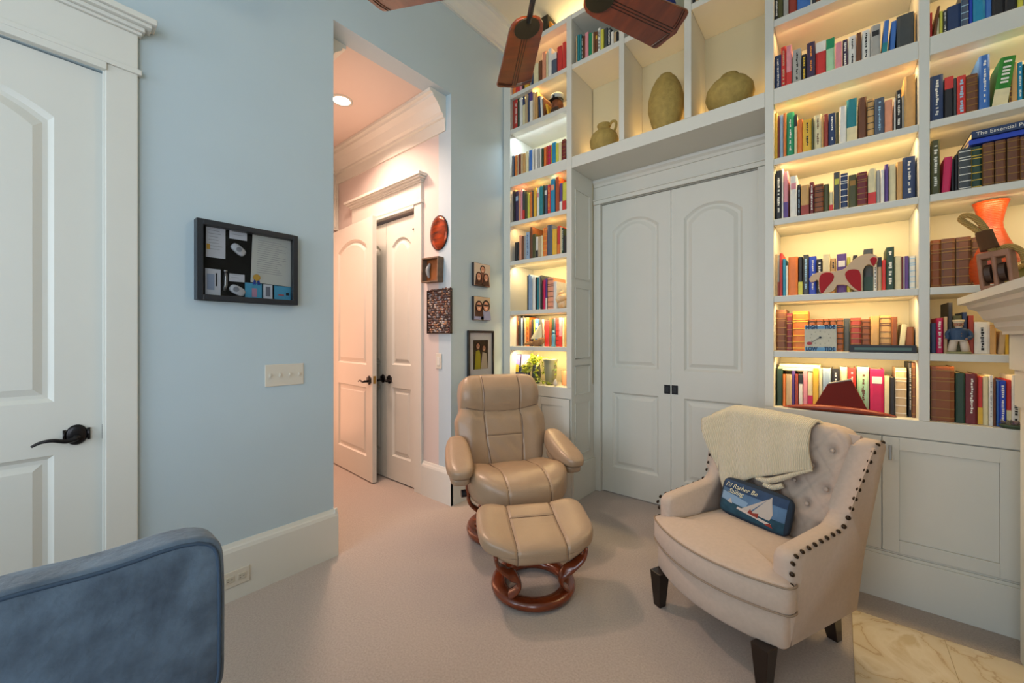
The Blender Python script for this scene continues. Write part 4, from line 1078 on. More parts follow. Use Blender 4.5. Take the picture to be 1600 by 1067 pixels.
sb('label_card', 'small white label at the top centre of the shadow box', 'card', 458, 640, 205, 295, M_paper, lines=2)
sb('label_card', 'small white label in the lower middle of the shadow box', 'card', 455, 615, 655, 735, M_paper, lines=2)
dip = sb('certificate', 'large cream printed certificate on the right inside the shadow box', 'certificate', 690, 1115, 265, 765, M_paper2, lines=16, tilt=math.radians(-2))
sb('photo_card', 'blue picture card behind the ribbon at the shadow box bottom', 'card', 620, 795, 750, 900, M_sky2, patches=[('figure', mat('card_pink', '#b58aa0', .6), -.2, .4, -.9, .3)])
sb('photo_card', 'narrow white card with grey picture at the shadow box bottom', 'card', 812, 905, 765, 910, M_paper, patches=[('picture', mat('grey_picture', '#6f7480', .6), -.5, .5, -.7, .7)])
sb('photo_card', 'turquoise card in the bottom right corner of the shadow box', 'card', 925, 1125, 785, 925, M_sky2, patches=[('mark', M_black, .2, .5, -.3, .1), ('mark_red', mat('card_red', '#b0606a', .6), -.6, 0, -.4, -.2)])
def sbat(x, y): return atX(290+x/6.67, 330+y/6.67, XL+.02)
def oval_dev(label, cx, cy, ln, wd, ang, inner):
    p = sbat(cx, cy); o = thing('handheld_device', label, 'device', (SBX, p.y, p.z)); o.rotation_euler = (ang, 0, 0)
    rings = []
    for f, d in ((1, 0), (1, .008), (.85, .014), (.2, .016)):
        rings.append([(d, wd*f*math.copysign(abs(math.cos(t*PI/16))**.7, math.cos(t*PI/16)), ln*f*math.copysign(abs(math.sin(t*PI/16))**.7, math.sin(t*PI/16))) for t in range(32)])
    obj('casing', loft(NB(), rings), mat('device_white', '#c4c9cf', .35), o, smooth=True)
    rings = [[(d, wd*f*math.cos(t*PI/12), wd*f*math.sin(t*PI/12)+inner) for t in range(24)] for f, d in ((.6, .0145), (.6, .018), (.1, .018))]
    obj('dial', loft(NB(), rings), mat('device_grey', '#8b929b', .3), o)
oval_dev('white oval device tilted left of the large certificate', 555, 400, .036, .021, math.radians(50), 0)
oval_dev('white rounded device with round dial lying at the shadow box bottom', 545, 825, .036, .022, math.radians(62), .010)
p = sbat(420, 725); o = thing('pocket_tool', 'slim silver pocket tool standing beside the lower left card', 'tool', (SBX+.006, p.y, p.z))
obj('handle', tube(NB(), [(0, -.004, -.05), (0, .001, -.02), (0, .001, .02), (0, 0, .045)], .006, 10, taper=lambda u: .6+.8*math.sin(PI*(.15+.7*u))), M_steel, o, smooth=True)
obj('clip_ring', lathe(NB(), [(.008, -.003), (.008, .003)], 14, c=(0, 0, .05)), M_steel, o)
p = sbat(745, 690); o = thing('award_rosette', 'gold seal rosette with blue ribbon over the large certificate', 'rosette', (SBX+.005, p.y, p.z))
rings = [[(d, r*(1+.06*math.cos(10*t*PI/20))*math.cos(t*PI/20), r*math.sin(t*PI/20)) for t in range(40)] for r, d in ((.017, 0), (.017, .003), (.012, .004), (.002, .004))]
obj('seal', loft(NB(), rings), M_seal, o)
b = NB()
for s in (-1, 1): prism(b, [(s*.002, -.012), (s*.012, -.012), (s*.018, -.04), (s*.010, -.036), (s*.005, -.04)], 'x', -.001, .001)
obj('ribbon', b, M_ribbon, o)
# canvases and framed photo on the left wall beyond the hall opening
def ell(b, cy, cz, ry, rz, x0, x1, n=18, mi=0): return prism(b, [(cy+ry*math.cos(2*PI*k/n), cz+rz*math.sin(2*PI*k/n)) for k in range(n)], 'x', x0, x1, mi)
M_skin = mat('print_skin', '#c98f72', .7); M_hair = mat('print_hair', '#43261a', .7); M_hair2 = mat('print_dark_hair', '#231815', .7); M_shade = mat('print_sunglasses', '#121218', .4)
def portrait(t, people, x):
    for (cy, cz, r, hair, long, glasses) in people:
        b = NB(); ell(b, cy, cz+r*.12, r*1.18, r*1.25, x, x+.0006)
        if long: prism(b, [(cy-r*1.2, cz+.1*r), (cy-r*1.35, cz-r*2.2), (cy+r*1.35, cz-r*2.2), (cy+r*1.2, cz+.1*r)], 'x', x, x+.0006)
        h = obj('printed_hair', b, hair, t)
        b = NB(); ell(b, cy, cz, r*.78, r, x+.0006, x+.0012); f = obj('printed_face', b, M_skin, t)
        b = NB()
        if glasses: box(b, x+.0012, x+.0018, cy-r*.7, cy+r*.7, cz+.05*r, cz+.42*r)
        else:
            for s in (-1, 1): ell(b, cy+s*r*.3, cz+.2*r, r*.11, r*.07, x+.0012, x+.0016, 8)
        obj('printed_eyes', b, M_shade, f)
        b = NB(); ell(b, cy, cz-.45*r, r*.3, r*.11, x+.0012, x+.0016, 10); obj('printed_smile', b, mat('print_lips', '#e6cfc2', .6), f)
for (z0, z1, lab, bg, ppl) in ((1.772, 1.966, 'square canvas photo of three smiling people, upper one by the bookcase', '#cbb9a4', [(.004, .045, .027, M_hair2, 0, 0), (-.042, -.020, .031, M_hair, 1, 0), (.046, -.022, .030, M_hair, 1, 0)]),
                         (1.482, 1.682, 'square canvas photo of two people wearing sunglasses, above the framed photo', '#b9a58a', [(-.040, .014, .038, M_hair, 1, 1), (.046, .020, .040, M_hair2, 0, 1)])):
    t = thing('canvas_photo', lab, 'picture', (XL, 2.458, (z0+z1)/2), 0, 'family canvas prints'); h_ = (z1-z0)/2
    obj('canvas', BX(0, .03, -.1, .1, -h_, h_), mat('canvas_edge', '#2b2a2c', .7), t, bevel=.002)
    obj('print', BX(.03, .0306, -.098, .098, -h_+.002, h_-.002), mat('print_'+bg[1:], bg, .7), t)
    b = NB(); 
    for cy, cz, r, *_ in ppl: prism(b, [(cy-r*1.6, -h_+.003), (cy+r*1.6, -h_+.003), (cy+r*1.3, cz-r*1.0), (cy-r*1.3, cz-r*1.0)], 'x', .0306, .0309)
    obj('printed_clothes', b, mat('print_cloth_'+bg[1:], '#7a4a38' if bg == '#cbb9a4' else '#8d93b5', .7), t)
    portrait(t, ppl, .0309)
t = thing('framed_photo', 'black framed photo of a couple with white mat above the recliner', 'picture', (XL, 2.462, 1.188)); hy, hz = .158, .204
b = NB(); fw = .018
for a in ((0, .022, -hy, -hy+fw, -hz, hz), (0, .022, hy-fw, hy, -hz, hz), (0, .022, -hy+fw, hy-fw, -hz, -hz+fw), (0, .022, -hy+fw, hy-fw, hz-fw, hz)): box(b, *a)
obj('frame', b, M_black, t, bevel=.002)
obj('mat_board', BX(0, .008, -hy+.01, hy-.01, -hz+.01, hz-.01), mat('mat_white', '#e4e7ee', .8), t)
obj('photo', BX(.008, .009, -.092, .092, -.125, .125), mat('photo_dark', '#2b1c18', .6, col2='#4a3a1c', vscale=40), t)
b = NB(); prism(b, [(-.075, -.124), (-.005, -.124), (-.005, .0), (-.02, .04), (-.06, .03)], 'x', .009, .0096); obj('printed_yellow_shirt', b, mat('print_yellow', '#b3ac2c', .7), t)
b = NB(); prism(b, [(0, -.124), (.085, -.124), (.07, .01), (.02, .02)], 'x', .009, .0096); obj('printed_white_top', b, mat('print_white', '#cdbfae', .7), t)
portrait(t, [(-.035, .07, .026, M_hair2, 0, 0), (.038, .05, .024, M_hair, 0, 0)], .0098)
obj('glass', BX(.014, .0148, -hy+fw, hy-fw, -hz+fw, hz-fw), M_glass, t)
# things on the hall wall
t = thing('wall_plate', 'oval copper enamel plate, topmost piece on the hall wall', 'wall decoration', (-2.53, DY, 2.19))
b = NB(); rings = [[(.108*f*math.cos(k*PI/20), -d, .14*f*math.sin(k*PI/20)) for k in range(40)] for f, d in ((1, .001), (1, .006), (.96, .012), (.8, .020), (.5, .028), (.2, .031), (.02, .032))]
loft(b, rings); obj('plate_body', b, mat('copper_enamel', '#b5481a', .22, metal=.6, col2='#2a2220', vscale=7, stretch=(1, 1, 4)), t, smooth=True)
b = NB(); tube(b, [(.108*math.cos(k*PI/20), -.006, .14*math.sin(k*PI/20)) for k in range(40)], .004, 6, close=True); obj('rim', b, M_bronze, t, smooth=True)
t = thing('wall_box', 'small weathered wood tray frame between the copper oval and pebble picture', 'wall decoration', (-2.585, DY, 1.888)); t.rotation_euler = (0, math.radians(2), 0)
b = NB()
for a in ((-.105, .105, -.06, 0, .09, .102), (-.105, .105, -.06, 0, -.102, -.09), (-.105, -.093, -.06, 0, -.09, .09), (.093, .105, -.06, 0, -.09, .09)): box(b, *a)
obj('frame', b, mat('weathered_wood', '#6e5a48', .8, var=.3, vscale=20), t, bevel=.002)
obj('panel', BX(-.095, .095, -.012, 0, -.092, .092), mat('amber_wood', '#8a5226', .5, var=.3, vscale=12), t)
obj('shell_fragment', tube(NB(), cr([(-.05, -.02, -.06), (-.06, -.03, 0), (-.045, -.02, .06)], 6), .018, 10, taper=lambda u: .4+.6*math.sin(PI*u)), mat('grey_shell', '#9aa0a0', .5), t, smooth=True)
t = thing('pebble_picture', 'rectangular mosaic of pebbles and shells in a dark thin frame', 'picture', (-2.522, DY, 1.545))
b = NB(); PW_, PH_ = .148, .180
for a in ((-PW_, PW_, -.02, 0, PH_-.006, PH_), (-PW_, PW_, -.02, 0, -PH_, -PH_+.006), (-PW_, -PW_+.006, -.02, 0, -PH_, PH_), (PW_-.006, PW_, -.02, 0, -PH_, PH_)): box(b, *a)
obj('frame', b, mat('dark_frame', '#2c211c', .4), t)
obj('backing', BX(-PW_+.004, PW_-.004, -.008, 0, -PH_+.004, PH_-.004), mat('mosaic_ground', '#4a3228', .8), t)
rnd = random.Random(11); cols = ['#6a5048', '#8a8a90', '#3a2a26', '#a87a5a', '#5a5258', '#8f6a54', '#b0a49a', '#6e3a2c']
bs_ = [NB() for _ in cols]
for i in range(15):
    for j in range(18):
        cx = -PW_+.014+i*.0193+rnd.uniform(-.005, .005); cz = -PH_+.015+j*.0203+rnd.uniform(-.005, .005); k = rnd.randrange(len(cols)); r = rnd.uniform(.008, .0125); ang = rnd.uniform(0, PI); el = rnd.uniform(.45, .9)
        rings = []
        for f, d in ((1, .008), (.8, .014), (.2, .017)):
            ring = []
            for q in range(8):
                u, v = r*f*math.cos(q*PI/4), r*el*f*math.sin(q*PI/4); ring.append((cx+u*math.cos(ang)-v*math.sin(ang), -d, cz+u*math.sin(ang)+v*math.cos(ang)))
            rings.append(ring)
        loft(bs_[k], rings, False, True)
pbm = NB(); 
tmp = []
for k, bb in enumerate(bs_): 
    for f in bb.faces: f.material_index = k
    me = bpy.data.meshes.new('x'); bb.to_mesh(me); pbm.from_mesh(me); bpy.data.meshes.remove(me); bb.free()
po = obj('pebbles', pbm, [mat('pebble_'+c[1:], c, .5) for c in cols], t, smooth=True, weld=False); po['kind'] = 'stuff'

# ================================================================ ORNAMENTS
M_clay = mat('carved_clay', '#a48c4a', .8, bump=.8, scale=70, var=.15, vscale=30)
def bands(b, rr, n=2): pass
t = thing('clay_jug', 'squat clay jug with loop handle in the left cubby', 'jug', (-1.437, 2.885, 2.791))
prof = [(.07, 0), (.085, .01), (.108, .06), (.112, .10), (.098, .14), (.065, .17), (.047, .18), (.046, .20), (.056, .215), (.054, .222), (.044, .222), (.036, .20), (.03, .18)]
obj('body', lathe(NB(), prof, 36), M_clay, t, smooth=True)
obj('handle', tube(NB(), cr([(.045, 0, .205), (.07, 0, .228), (.098, 0, .215), (.10, 0, .18), (.085, 0, .148)], 6), .010, 8), M_clay, t, smooth=True)
t = thing('clay_vase', 'tall oval clay vase in the middle cubby', 'vase', (-.960, 2.895, 2.791))
prof = [(.06, 0), (.07, .01), (.10, .08), (.122, .17), (.120, .25), (.098, .33), (.07, .385), (.05, .405), (.045, .415), (.035, .412), (.03, .38)]
obj('body', lathe(NB(), prof, 40), M_clay, t, smooth=True)
t = thing('clay_vase', 'round wide clay pot with short neck in the right cubby', 'vase', (-.553, 2.895, 2.791))
prof = [(.06, 0), (.08, .012), (.125, .06), (.142, .11), (.135, .155), (.105, .195), (.068, .215), (.055, .225), (.052, .245), (.044, .245), (.04, .22)]
obj('body', lathe(NB(), prof, 40), M_clay, t, smooth=True)
def px_poly(pts, x0, y0, sc_, Y):
    return [(q.x, q.z) for q in (atY(x0+a/sc_, y0+c/sc_, Y) for a, c in pts)]
# wooden sculpture with red inlays
Y = 2.79
S_out = [(480,500),(475,480),(500,445),(545,420),(600,408),(650,404),(720,404),(790,396),(830,380),(870,335),(930,280),(990,245),(1060,230),(1130,235),(1165,260),(1165,300),(1120,362),(1095,340),(1065,335),(1040,350),(1020,380),(1008,440),(1004,520),(1002,606),(950,606),(900,580),(860,545),(820,538),(750,540),(738,580),(700,612),(640,624),(580,622),(570,560),(568,500),(555,488),(520,512),(490,514)]
P = px_poly(S_out, 1190, 360, 6.4, Y); zmin = min(p[1] for p in P); dz = 1.576-zmin; P = [(x, z+dz) for x, z in P]
t = thing('wooden_sculpture', 'pale wooden animal sculpture with red teardrop inlays before the books', 'sculpture', (P[0][0]+.15, Y, 1.576)); o0 = t.location
def loc2(P): return [(x-o0.x, z-o0.z) for x, z in P]
obj('carved_body', prism(NB(), rounded(loc2(P), .01, 3), 'y', 0, .022), mat('pale_maple', '#c9a679', .4), t, bevel=.003)
for R1 in ([(575,480),(592,435),(640,415),(700,418),(728,450),(715,500),(660,560),(615,622),(590,622),(577,560)], [(830,430),(860,395),(920,383),(975,393),(993,440),(995,604),(960,598),(900,550),(850,490)], [(1080,285),(1110,263),(1150,268),(1155,300),(1120,358),(1097,330)]):
    P = [(x, z+dz) for x, z in px_poly(R1, 1190, 360, 6.4, Y)]
    obj('red_inlay', prism(NB(), rounded(loc2(P), .012, 3), 'y', -.004, .002), mat('red_lacquer', '#a51418', .5, spec=.2), t, bevel=.002)
# red wooden tray on its stand
Y = 2.775
t = thing('wooden_tray', 'dark red wooden boat-shaped tray with upright board on the lowest shelf', 'tray', (.02, Y, .9255)); o0 = t.location
def gp(px, py, Y_): q = atY(px, py, Y_); return q.x-o0.x, q.z-o0.z
xa, _ = gp(1223, 635, Y); xb, _ = gp(1402, 652, Y)
b = NB(); rings = []
for k in range(21):
    u = k/20; x = xa+(xb-xa)*u; hh = .006+.030*math.sin(PI*u)**.8; dd = .012+.045*math.sin(PI*u)**.8
    rings.append([(x, .03-dd*.6, .004), (x, .03-dd*.62, hh*.7), (x, .03-dd*.3, hh), (x, .03+dd*.5, hh*.95), (x, .03+dd*.6, .004)])
loft(b, rings); obj('hull', b, mat('red_mahogany', '#86321a', .4, var=.15, vscale=10), t, smooth=True)
pts = [gp(1272, 622, Y+.03), gp(1293, 600, Y+.03), gp(1331, 594, Y+.03), gp(1356, 632, Y+.03)]
pts = [(pts[0][0], .022), pts[1], pts[2], (pts[3][0], .022)]
obj('board', prism(NB(), pts, 'y', .03, .042), mat('deep_red_board', '#6e1c10', .6, spec=.2), t, bevel=.002)
obj('board_cap', prism(NB(), [pts[1], pts[2], (pts[2][0]-.002, pts[2][1]+.008), (pts[1][0]+.006, pts[1][1]+.006)], 'y', .026, .046), mat('grey_edge', '#8b857c', .6), t)
# tide clock
p0 = atY(1257, 507.6, 2.80); p1 = atY(1307, 548.5, 2.80)
cx, cz = (p0.x+p1.x)/2, 1.2555; hw = (p1.x-p0.x)/2; H = p0.z-1.258
t = thing('tide_clock', 'square tide clock reading HIGH TIDE and LOW TIDE before leather books', 'clock', (cx, 2.80, cz))
obj('case', BX(-hw, hw, .003, .028, 0, H), mat('clock_case', '#b9bcb4', .4), t, bevel=.001)
obj('face', BX(-hw+.003, hw-.003, .001, .004, .003, H-.003), mat('clock_face', '#c2bda6', .5, var=.06, vscale=60), t)
for z0, z1, s_ in ((H*.855, H-.003, 'HIGH     TIDE'), (.003, H*.15, 'LOW     TIDE')):
    bd = obj('blue_band', BX(-hw+.003, hw-.003, -.0002, .002, z0, z1), mat('clock_blue', '#5f93b8', .5), t)
    tb = text_bm(s_, .030, .0003, bold=.0012); xs = [v.co.x for v in tb.verts]; k = (2*hw-.012)/(max(xs)-min(xs))
    for v in tb.verts: v.co.x *= k
    obj('lettering', tb, mat('clock_ink', '#16304f', .6), bd, loc=(0, -.0006, (z0+z1)/2), rot=(PI/2, 0, 0), weld=False)
b = NB(); lathe(b, [(.006, 0), (.006, .004), (.001, .005)], 16)
for v in b.verts: v.co = Vector((v.co.x, -v.co.z, H*.53+v.co.y))
obj('hub', b, M_black, t)
hx, hz_ = -hw*.68, H*.30
hnd = obj('hand', tube(NB(), [(0, -.003, H*.53), (hx*.8, -.003, H*.53+(hz_-H*.53)*.8)], .0014, 6), M_black, t)
obj('pointer_tip', prism(NB(), [(hx+.0125*math.cos(k*PI/8), hz_+.0095*math.sin(k*PI/8)) for k in range(16)], 'y', -.004, -.002), mat('clock_red', '#a32020', .5), hnd)
b = NB(); rt = random.Random(5)
for k in range(12):
    a = k*PI/6; x, z = hw*.62*math.cos(a), H*.52+H*.25*math.sin(a); box(b, x-.0022, x+.0022, .0004, .002, z-.003, z+.003)
obj('hour_marks', b, mat('pale_marks', '#8d8a78', .6), t)
# orange vase
t = thing('vase', 'orange hourglass vase in front of the leather volumes', 'vase', (.742, 2.93, 1.576))
p = atY(1548, 380, 2.93); t.location.x = p.x
prof = [(.072, 0), (.082, .01), (.092, .06), (.091, .11), (.077, .17), (.054, .23), (.041, .275), (.038, .30), (.043, .335), (.051, .375), (.060, .405), (.057, .406), (.048, .375), (.038, .33), (.03, .29)]
obj('body', lathe(NB(), prof, 44), mat('orange_ceramic', '#ad3f12', .35, wave=(40, .25, 'Z', 1), var=.05), t, smooth=True)
# sailor figurine
p = atY(1497, 552, 2.81)
t = thing('sailor_figurine', 'small painted sailor figurine in navy coat and white trousers', 'figurine', (p.x, 2.80, 1.2555)); t.scale = (1.02, 1, 1.0)
obj('base', lathe(NB(), [(.040, 0), (.042, .004), (.038, .010)], 24, sy=.6), mat('figurine_base', '#8c8a5e', .6), t, smooth=True)
M_fw = mat('figurine_white', '#c9b9a4', .6); M_fn = mat('figurine_navy', '#24405e', .6)
b = NB()
for s in (-1, 1): tube(b, [(s*.022, 0, .010), (s*.019, 0, .035), (s*.014, 0, .066)], .013, 10, taper=lambda u: 1.15-.1*u)
tube(b, [(0, 0, .058), (0, 0, .072)], .026, 14, r2=.017)
obj('trousers', b, M_fw, t, smooth=True)
b = NB(); tube(b, cr([(0, 0, .066), (0, 0, .09), (0, 0, .112), (0, 0, .122)], 5), .030, 16, r2=.019, taper=lambda u: 1.05 if u < .6 else 1.05-.9*(u-.6))
for s in (-1, 1): tube(b, cr([(s*.024, 0, .113), (s*.036, -.002, .096), (s*.036, -.010, .078), (s*.024, -.02, .072) if s > 0 else (-.040, -.012, .070)], 5), .0085, 8)
obj('coat', b, M_fn, t, smooth=True)
b = NB(); lathe(b, [(.002, -.016), (.012, -.012), (.016, 0), (.015, .010), (.009, .016), (.002, .018)], 18, c=(0, 0, .137))
tube(b, [(0, -.014, .137), (0, -.019, .134)], .003, 6); hd_ = obj('head', b, mat('figurine_skin', '#a8785a', .6), t, smooth=True)
b = NB(); lathe(b, [(.002, -.010), (.010, -.006), (.013, 0)], 14, c=(0, -.006, .128)); obj('beard', b, M_fw, hd_, smooth=True)
b = NB()
for s in (-1, 1): bxc(b, (s*.006, -.0155, .139), (.003, .002, .002))
obj('eyes', b, M_black, hd_)
b = NB(); lathe(b, [(.016, .145), (.017, .150), (.021, .156), (.018, .160), (.002, .161)], 20); prism(b, [(-.012, -.012), (.012, -.012), (.009, -.023), (-.009, -.023)], 'z', .146, .148); obj('cap', b, mat('figurine_cap', '#d6c8a8', .6), t, smooth=False)
b = NB(); 
for s in (-1, 1): lathe(b, [(.002, -.005), (.006, 0), (.002, .005)], 8, c=(.022 if s > 0 else -.041, -.02 if s > 0 else -.013, .070))
obj('hands', b, mat('figurine_skin', '#a8785a', .6), t, smooth=True)
obj('buttons', bxc(bxc(NB(), (.006, -.0195, .095), (.003, .003, .003)), (.006, -.0195, .084), (.003, .003, .003)), M_gold, t)
# captain bust
p = atY(871, 168, 2.86)
t = thing('captain_bust', 'carved captain head with white peaked cap on the upper left shelf', 'bust', (p.x, 2.86, 3.221))
def head_fn(x, y, z):
    if y < 0: y *= 1+.12*gauss(z-.0, .05)
    x *= 1-.25*max(0, -z)/.09
    return (x, y, z)
M_hd = mat('carved_head', '#7a4322', .6, var=.2, vscale=30)
hd_ = obj('head', cushion(.115, .13, .17, 2.6, 20, head_fn), M_hd, t, smooth=True, loc=(0, 0, .088), weld=False)
obj('nose', tube(NB(), [(0, -.06, .03), (0, -.078, .005), (0, -.07, -.006)], .010, 8, taper=lambda u: .5+.6*u), M_hd, hd_, smooth=True)
b = NB()
for s in (-1, 1): lathe(b, [(.001, -.006), (.008, 0), (.001, .006)], 10, c=(s*.024, -.060, .02))
obj('eyes', b, M_black, hd_, smooth=True)
obj('beard', cushion(.10, .06, .08, 2.4, 12), mat('carved_beard', '#3c2a1c', .8), hd_, smooth=True, loc=(0, -.045, -.05), weld=False)
b = NB()
for s in (-1, 1): lathe(b, [(.002, -.018), (.010, 0), (.002, .018)], 8, c=(s*.058, 0, .0))
obj('ears', b, M_hd, hd_, smooth=True)
cp = obj('cap', lathe(NB(), [(.060, .145), (.063, .160), (.078, .185), (.070, .205), (.03, .215), (.002, .216)], 26), mat('cap_white', '#aab0ab', .6), t, smooth=True)
obj('cap_band', lathe(NB(), [(.0615, .143), (.0645, .162)], 26, cap=False), M_black, cp, smooth=True)
obj('cap_visor', prism(NB(), [(.06*math.cos(math.radians(200+i*14)), .06*math.sin(math.radians(200+i*14))) for i in range(11)]+[(.05, -.085), (0, -.10), (-.05, -.085)], 'z', .140, .145), M_black, cp)
t.scale = (.8, .8, .86)
obj('cap_badge', box(NB(), -.012, .012, -.075, -.066, .165, .19), M_black, cp)
# driftwood sailboat
p = atY(842, 541, 2.82)
t = thing('driftwood_sailboat', 'driftwood sailboat ornament with a cream sail before the books', 'ornament', (p.x, 2.815, 1.256))
M_dw = mat('driftwood', '#6b4526', .8, bump=.8, scale=60, col2='#a07a4c', vscale=25)
def hullf(x, y, z): return (x, y, z+.012*math.sin(40*x)+.01*(x/.06)**2)
obj('hull', cushion(.125, .05, .065, 2.6, 16, hullf), M_dw, t, smooth=True, loc=(0, 0, .034), weld=False)
obj('branch', tube(NB(), cr([(-.05, .0, .02), (-.085, 0, .03), (-.12, 0, .022), (-.155, 0, .018)], 5), .018, 8, taper=lambda u: 1-.45*u), M_dw, t, smooth=True)
b = NB(); rings = []
for k in range(15):
    u = k/14; z = .066+(.205-.066)*u; xr = .040-.004*u; xl = .040-.125*(1-u)**.8
    rings.append([(xl+(xr-xl)*q/6, -.014*math.sin(PI*q/6)*(1-u)-.002, z) for q in range(7)]+[(xl+(xr-xl)*q/6, -.014*math.sin(PI*q/6)*(1-u), z) for q in range(6, -1, -1)])
loft(b, rings); obj('sail', b, mat('cream_sail', '#ddd2a8', .7), t, smooth=False)
obj('mast', tube(NB(), [(.040, 0, .05), (.038, 0, .208)], .003, 6), M_dw, t)
# blue figurine on the same shelf
p = atY(865.5, 541, 2.82)
t = thing('blue_figurine', 'tiny blue standing figurine right of the driftwood sailboat', 'figurine', (p.x, 2.815, 1.2555))
obj('body', lathe(NB(), [(.018, 0), (.020, .006), (.014, .02), (.016, .06), (.018, .09), (.012, .105), (.004, .11)], 14), mat('blue_glaze', '#5f9db0', .35), t, smooth=True)
obj('head', lathe(NB(), [(.002, .104), (.013, .114), (.014, .124), (.009, .136), (.001, .138)], 14), mat('blue_glaze', '#5f9db0', .35), t, smooth=True)
# conch shell
p = atY(878, 479, 2.84)
t = thing('seashell', 'large cream and orange seashell right of the grey books', 'seashell', (p.x, 2.84, 1.576))
b = NB(); rings = []
for k in range(60):
    u = k/59; a = u*5.2*PI; R = .045*(1-u)**1.1; zc = .05+.115*u; r = .040*(1-u)+.003
    c_ = Vector((R*math.cos(a)*.9, R*math.sin(a)*.6, zc)); rings.append([c_+Vector((r*math.cos(q*PI/6)*math.cos(a), r*math.cos(q*PI/6)*math.sin(a), r*math.sin(q*PI/6)*1.15)) for q in range(12)])
loft(b, rings); obj('spire', b, mat('shell_orange', '#d99a55', .4, col2='#e8d9b0', vscale=22), t, smooth=True)
obj('body_whorl', cushion(.085, .06, .115, 2.3, 14, lambda x, y, z: (x*(1-.3*z/.06), y, z)), mat('shell_orange', '#d99a55', .4), t, smooth=True, loc=(0, 0, .058), weld=False)
# small things on top of the left bookcase
p = atY(852, 50, 2.83)
tag(obj('storage_box', BX(-.045, .045, 0, .16, 0, .15), mat('olive_black', '#2a2412', .6), loc=(p.x, 2.80, 3.941), bevel=.002), 'dark box standing on top of the left bookcase', 'box')
p = atY(863.5, 45, 2.83)
tag(obj('toy_sail', prism(NB(), [(-.025, 0), (.028, 0), (.012, .035), (-.008, .085), (-.022, .09)], 'y', 0, .05), mat('toy_orange', '#e08a1e', .5), loc=(p.x, 2.81, 3.941), bevel=.003), 'orange pointed ornament on top of the left bookcase', 'ornament')
# keepsake case on the sailboat shelf (framed box behind)
# ---- lowest left shelf: picture books, plant, vases
Yp = 2.84
for i, (xa_, xb_, lab, cols_) in enumerate(((797.5, 811, 'upright book with purple iris cover at the end of the plant shelf', ('#8d86d8', '#1f2150', '#b9a62c')), (812, 825.5, 'upright book with flower cover between iris book and vine', ('#d9b8c8', '#2a2f60', '#8a8f2c')))):
    a_ = atY(xa_, 547, Yp); c_ = atY(xb_, 547, Yp); w_ = c_.x-a_.x
    o = obj('book', BX(0, w_, 0, .018, 0, .255), mat('cover_night_%d' % i, cols_[1], .4), loc=(a_.x, Yp, .927), rot=(math.radians(-6), 0, 0)); tag(o, lab, 'book', 'flower books on the plant shelf')
    obj('cover_flower', BX(.004, w_-.004, -.0008, .002, .15, .25), mat('cover_flower_%d' % i, cols_[0], .5, var=.3, vscale=30), o)
    obj('cover_stems', BX(.015, w_-.012, -.001, .002, .09, .16), mat('cover_stem_%d' % i, cols_[2], .5), o)
M_leaf = mat('pothos_leaf', '#8f9a12', .45, var=.25, vscale=25); M_leaf2 = mat('pothos_leaf_dark', '#4d7a1c', .45, var=.2)
def leaf(b, c, d, s, mi=0, tw=0):
    d = Vector(d).normalized(); sd = d.cross(Vector((0, 0, 1)));
    sd = sd.normalized() if sd.length > .01 else Vector((1, 0, 0)); sd = Matrix.Rotation(tw, 3, d) @ sd; up = d.cross(sd); c = Vector(c)
    L_ = [c, c+d*s*.3+sd*s*.34+up*s*.06, c+d*s*.65+sd*s*.28+up*s*.05, c+d*s*1.15, c+d*s*.65-sd*s*.28+up*s*.05, c+d*s*.3-sd*s*.34+up*s*.06, c+d*s*.5-up*s*.03]
    V = [b.verts.new(p) for p in L_]
    for i in range(6): 
        f = b.faces.new((V[i], V[(i+1) % 6], V[6])); f.material_index = mi; f.smooth = True
p = atY(838, 590, 2.88)
t = thing('potted_vine', 'yellow-green trailing vine in a dark pot on the plant shelf', 'plant', (p.x, 2.88, .926))
obj('pot', lathe(NB(), [(.030, 0), (.034, .01), (.042, .06), (.040, .11), (.034, .15), (.036, .165), (.030, .165), (.028, .12)], 20), mat('dark_glaze', '#3f4444', .35), t, smooth=True)
b = NB(); sb_ = NB(); rnd = random.Random(21)
vines = []
for k in range(20):
    a = rnd.uniform(-PI, PI); ln = rnd.uniform(.04, .10)
    q = [(0, 0, .15), (ln*.5*math.cos(a), -abs(ln*.4*math.sin(a)), .19+rnd.uniform(0, .05)), (ln*1.2*math.cos(a), -abs(ln*.8*math.sin(a)), .16+rnd.uniform(-.05, .1)), (ln*1.7*math.cos(a), -.03-abs(ln*.6*math.sin(a)), .08+rnd.uniform(-.03, .1))]
    vines.append(q)
for xe in (.08, .13, .18, .22): vines.append([(.02, -.02, .15), (.04, -.06, .10), (xe*.6, -.085, .035), (xe, -.07, .02+rnd.uniform(0, .015))])
for xe in (.20, .235): vines.append([(0, 0, .15), (.08, -.01, .23), (xe*.9, -.02, .21), (xe, -.03, .12), (xe-.01, -.03, .03)])
for q in vines:
    P = cr(q, 5); tube(sb_, P, .0018, 5)
    for i in range(2, len(P), 2):
        d = Vector((rnd.uniform(-1, 1), rnd.uniform(-1, .1), rnd.uniform(-.9, .3))); leaf(b, P[i], d, rnd.uniform(.02, .034), 0 if rnd.random() < .75 else 1, rnd.uniform(-1, 1))
for bb in (b, sb_):
    for v in bb.verts: v.co.x = min(v.co.x, li1-p.x-.004); v.co.z = min(max(v.co.z, .004), .285); v.co.y = max(min(v.co.y, .2), -.115)
obj('foliage', b, [M_leaf, M_leaf2], t, weld=False); obj('stems', sb_, M_leaf, t, smooth=True)
p = atY(859, 600, 2.86)
t = thing('planter_vase', 'grey-green ceramic vase with flared rim right of the vine', 'vase', (p.x, 2.87, .926))
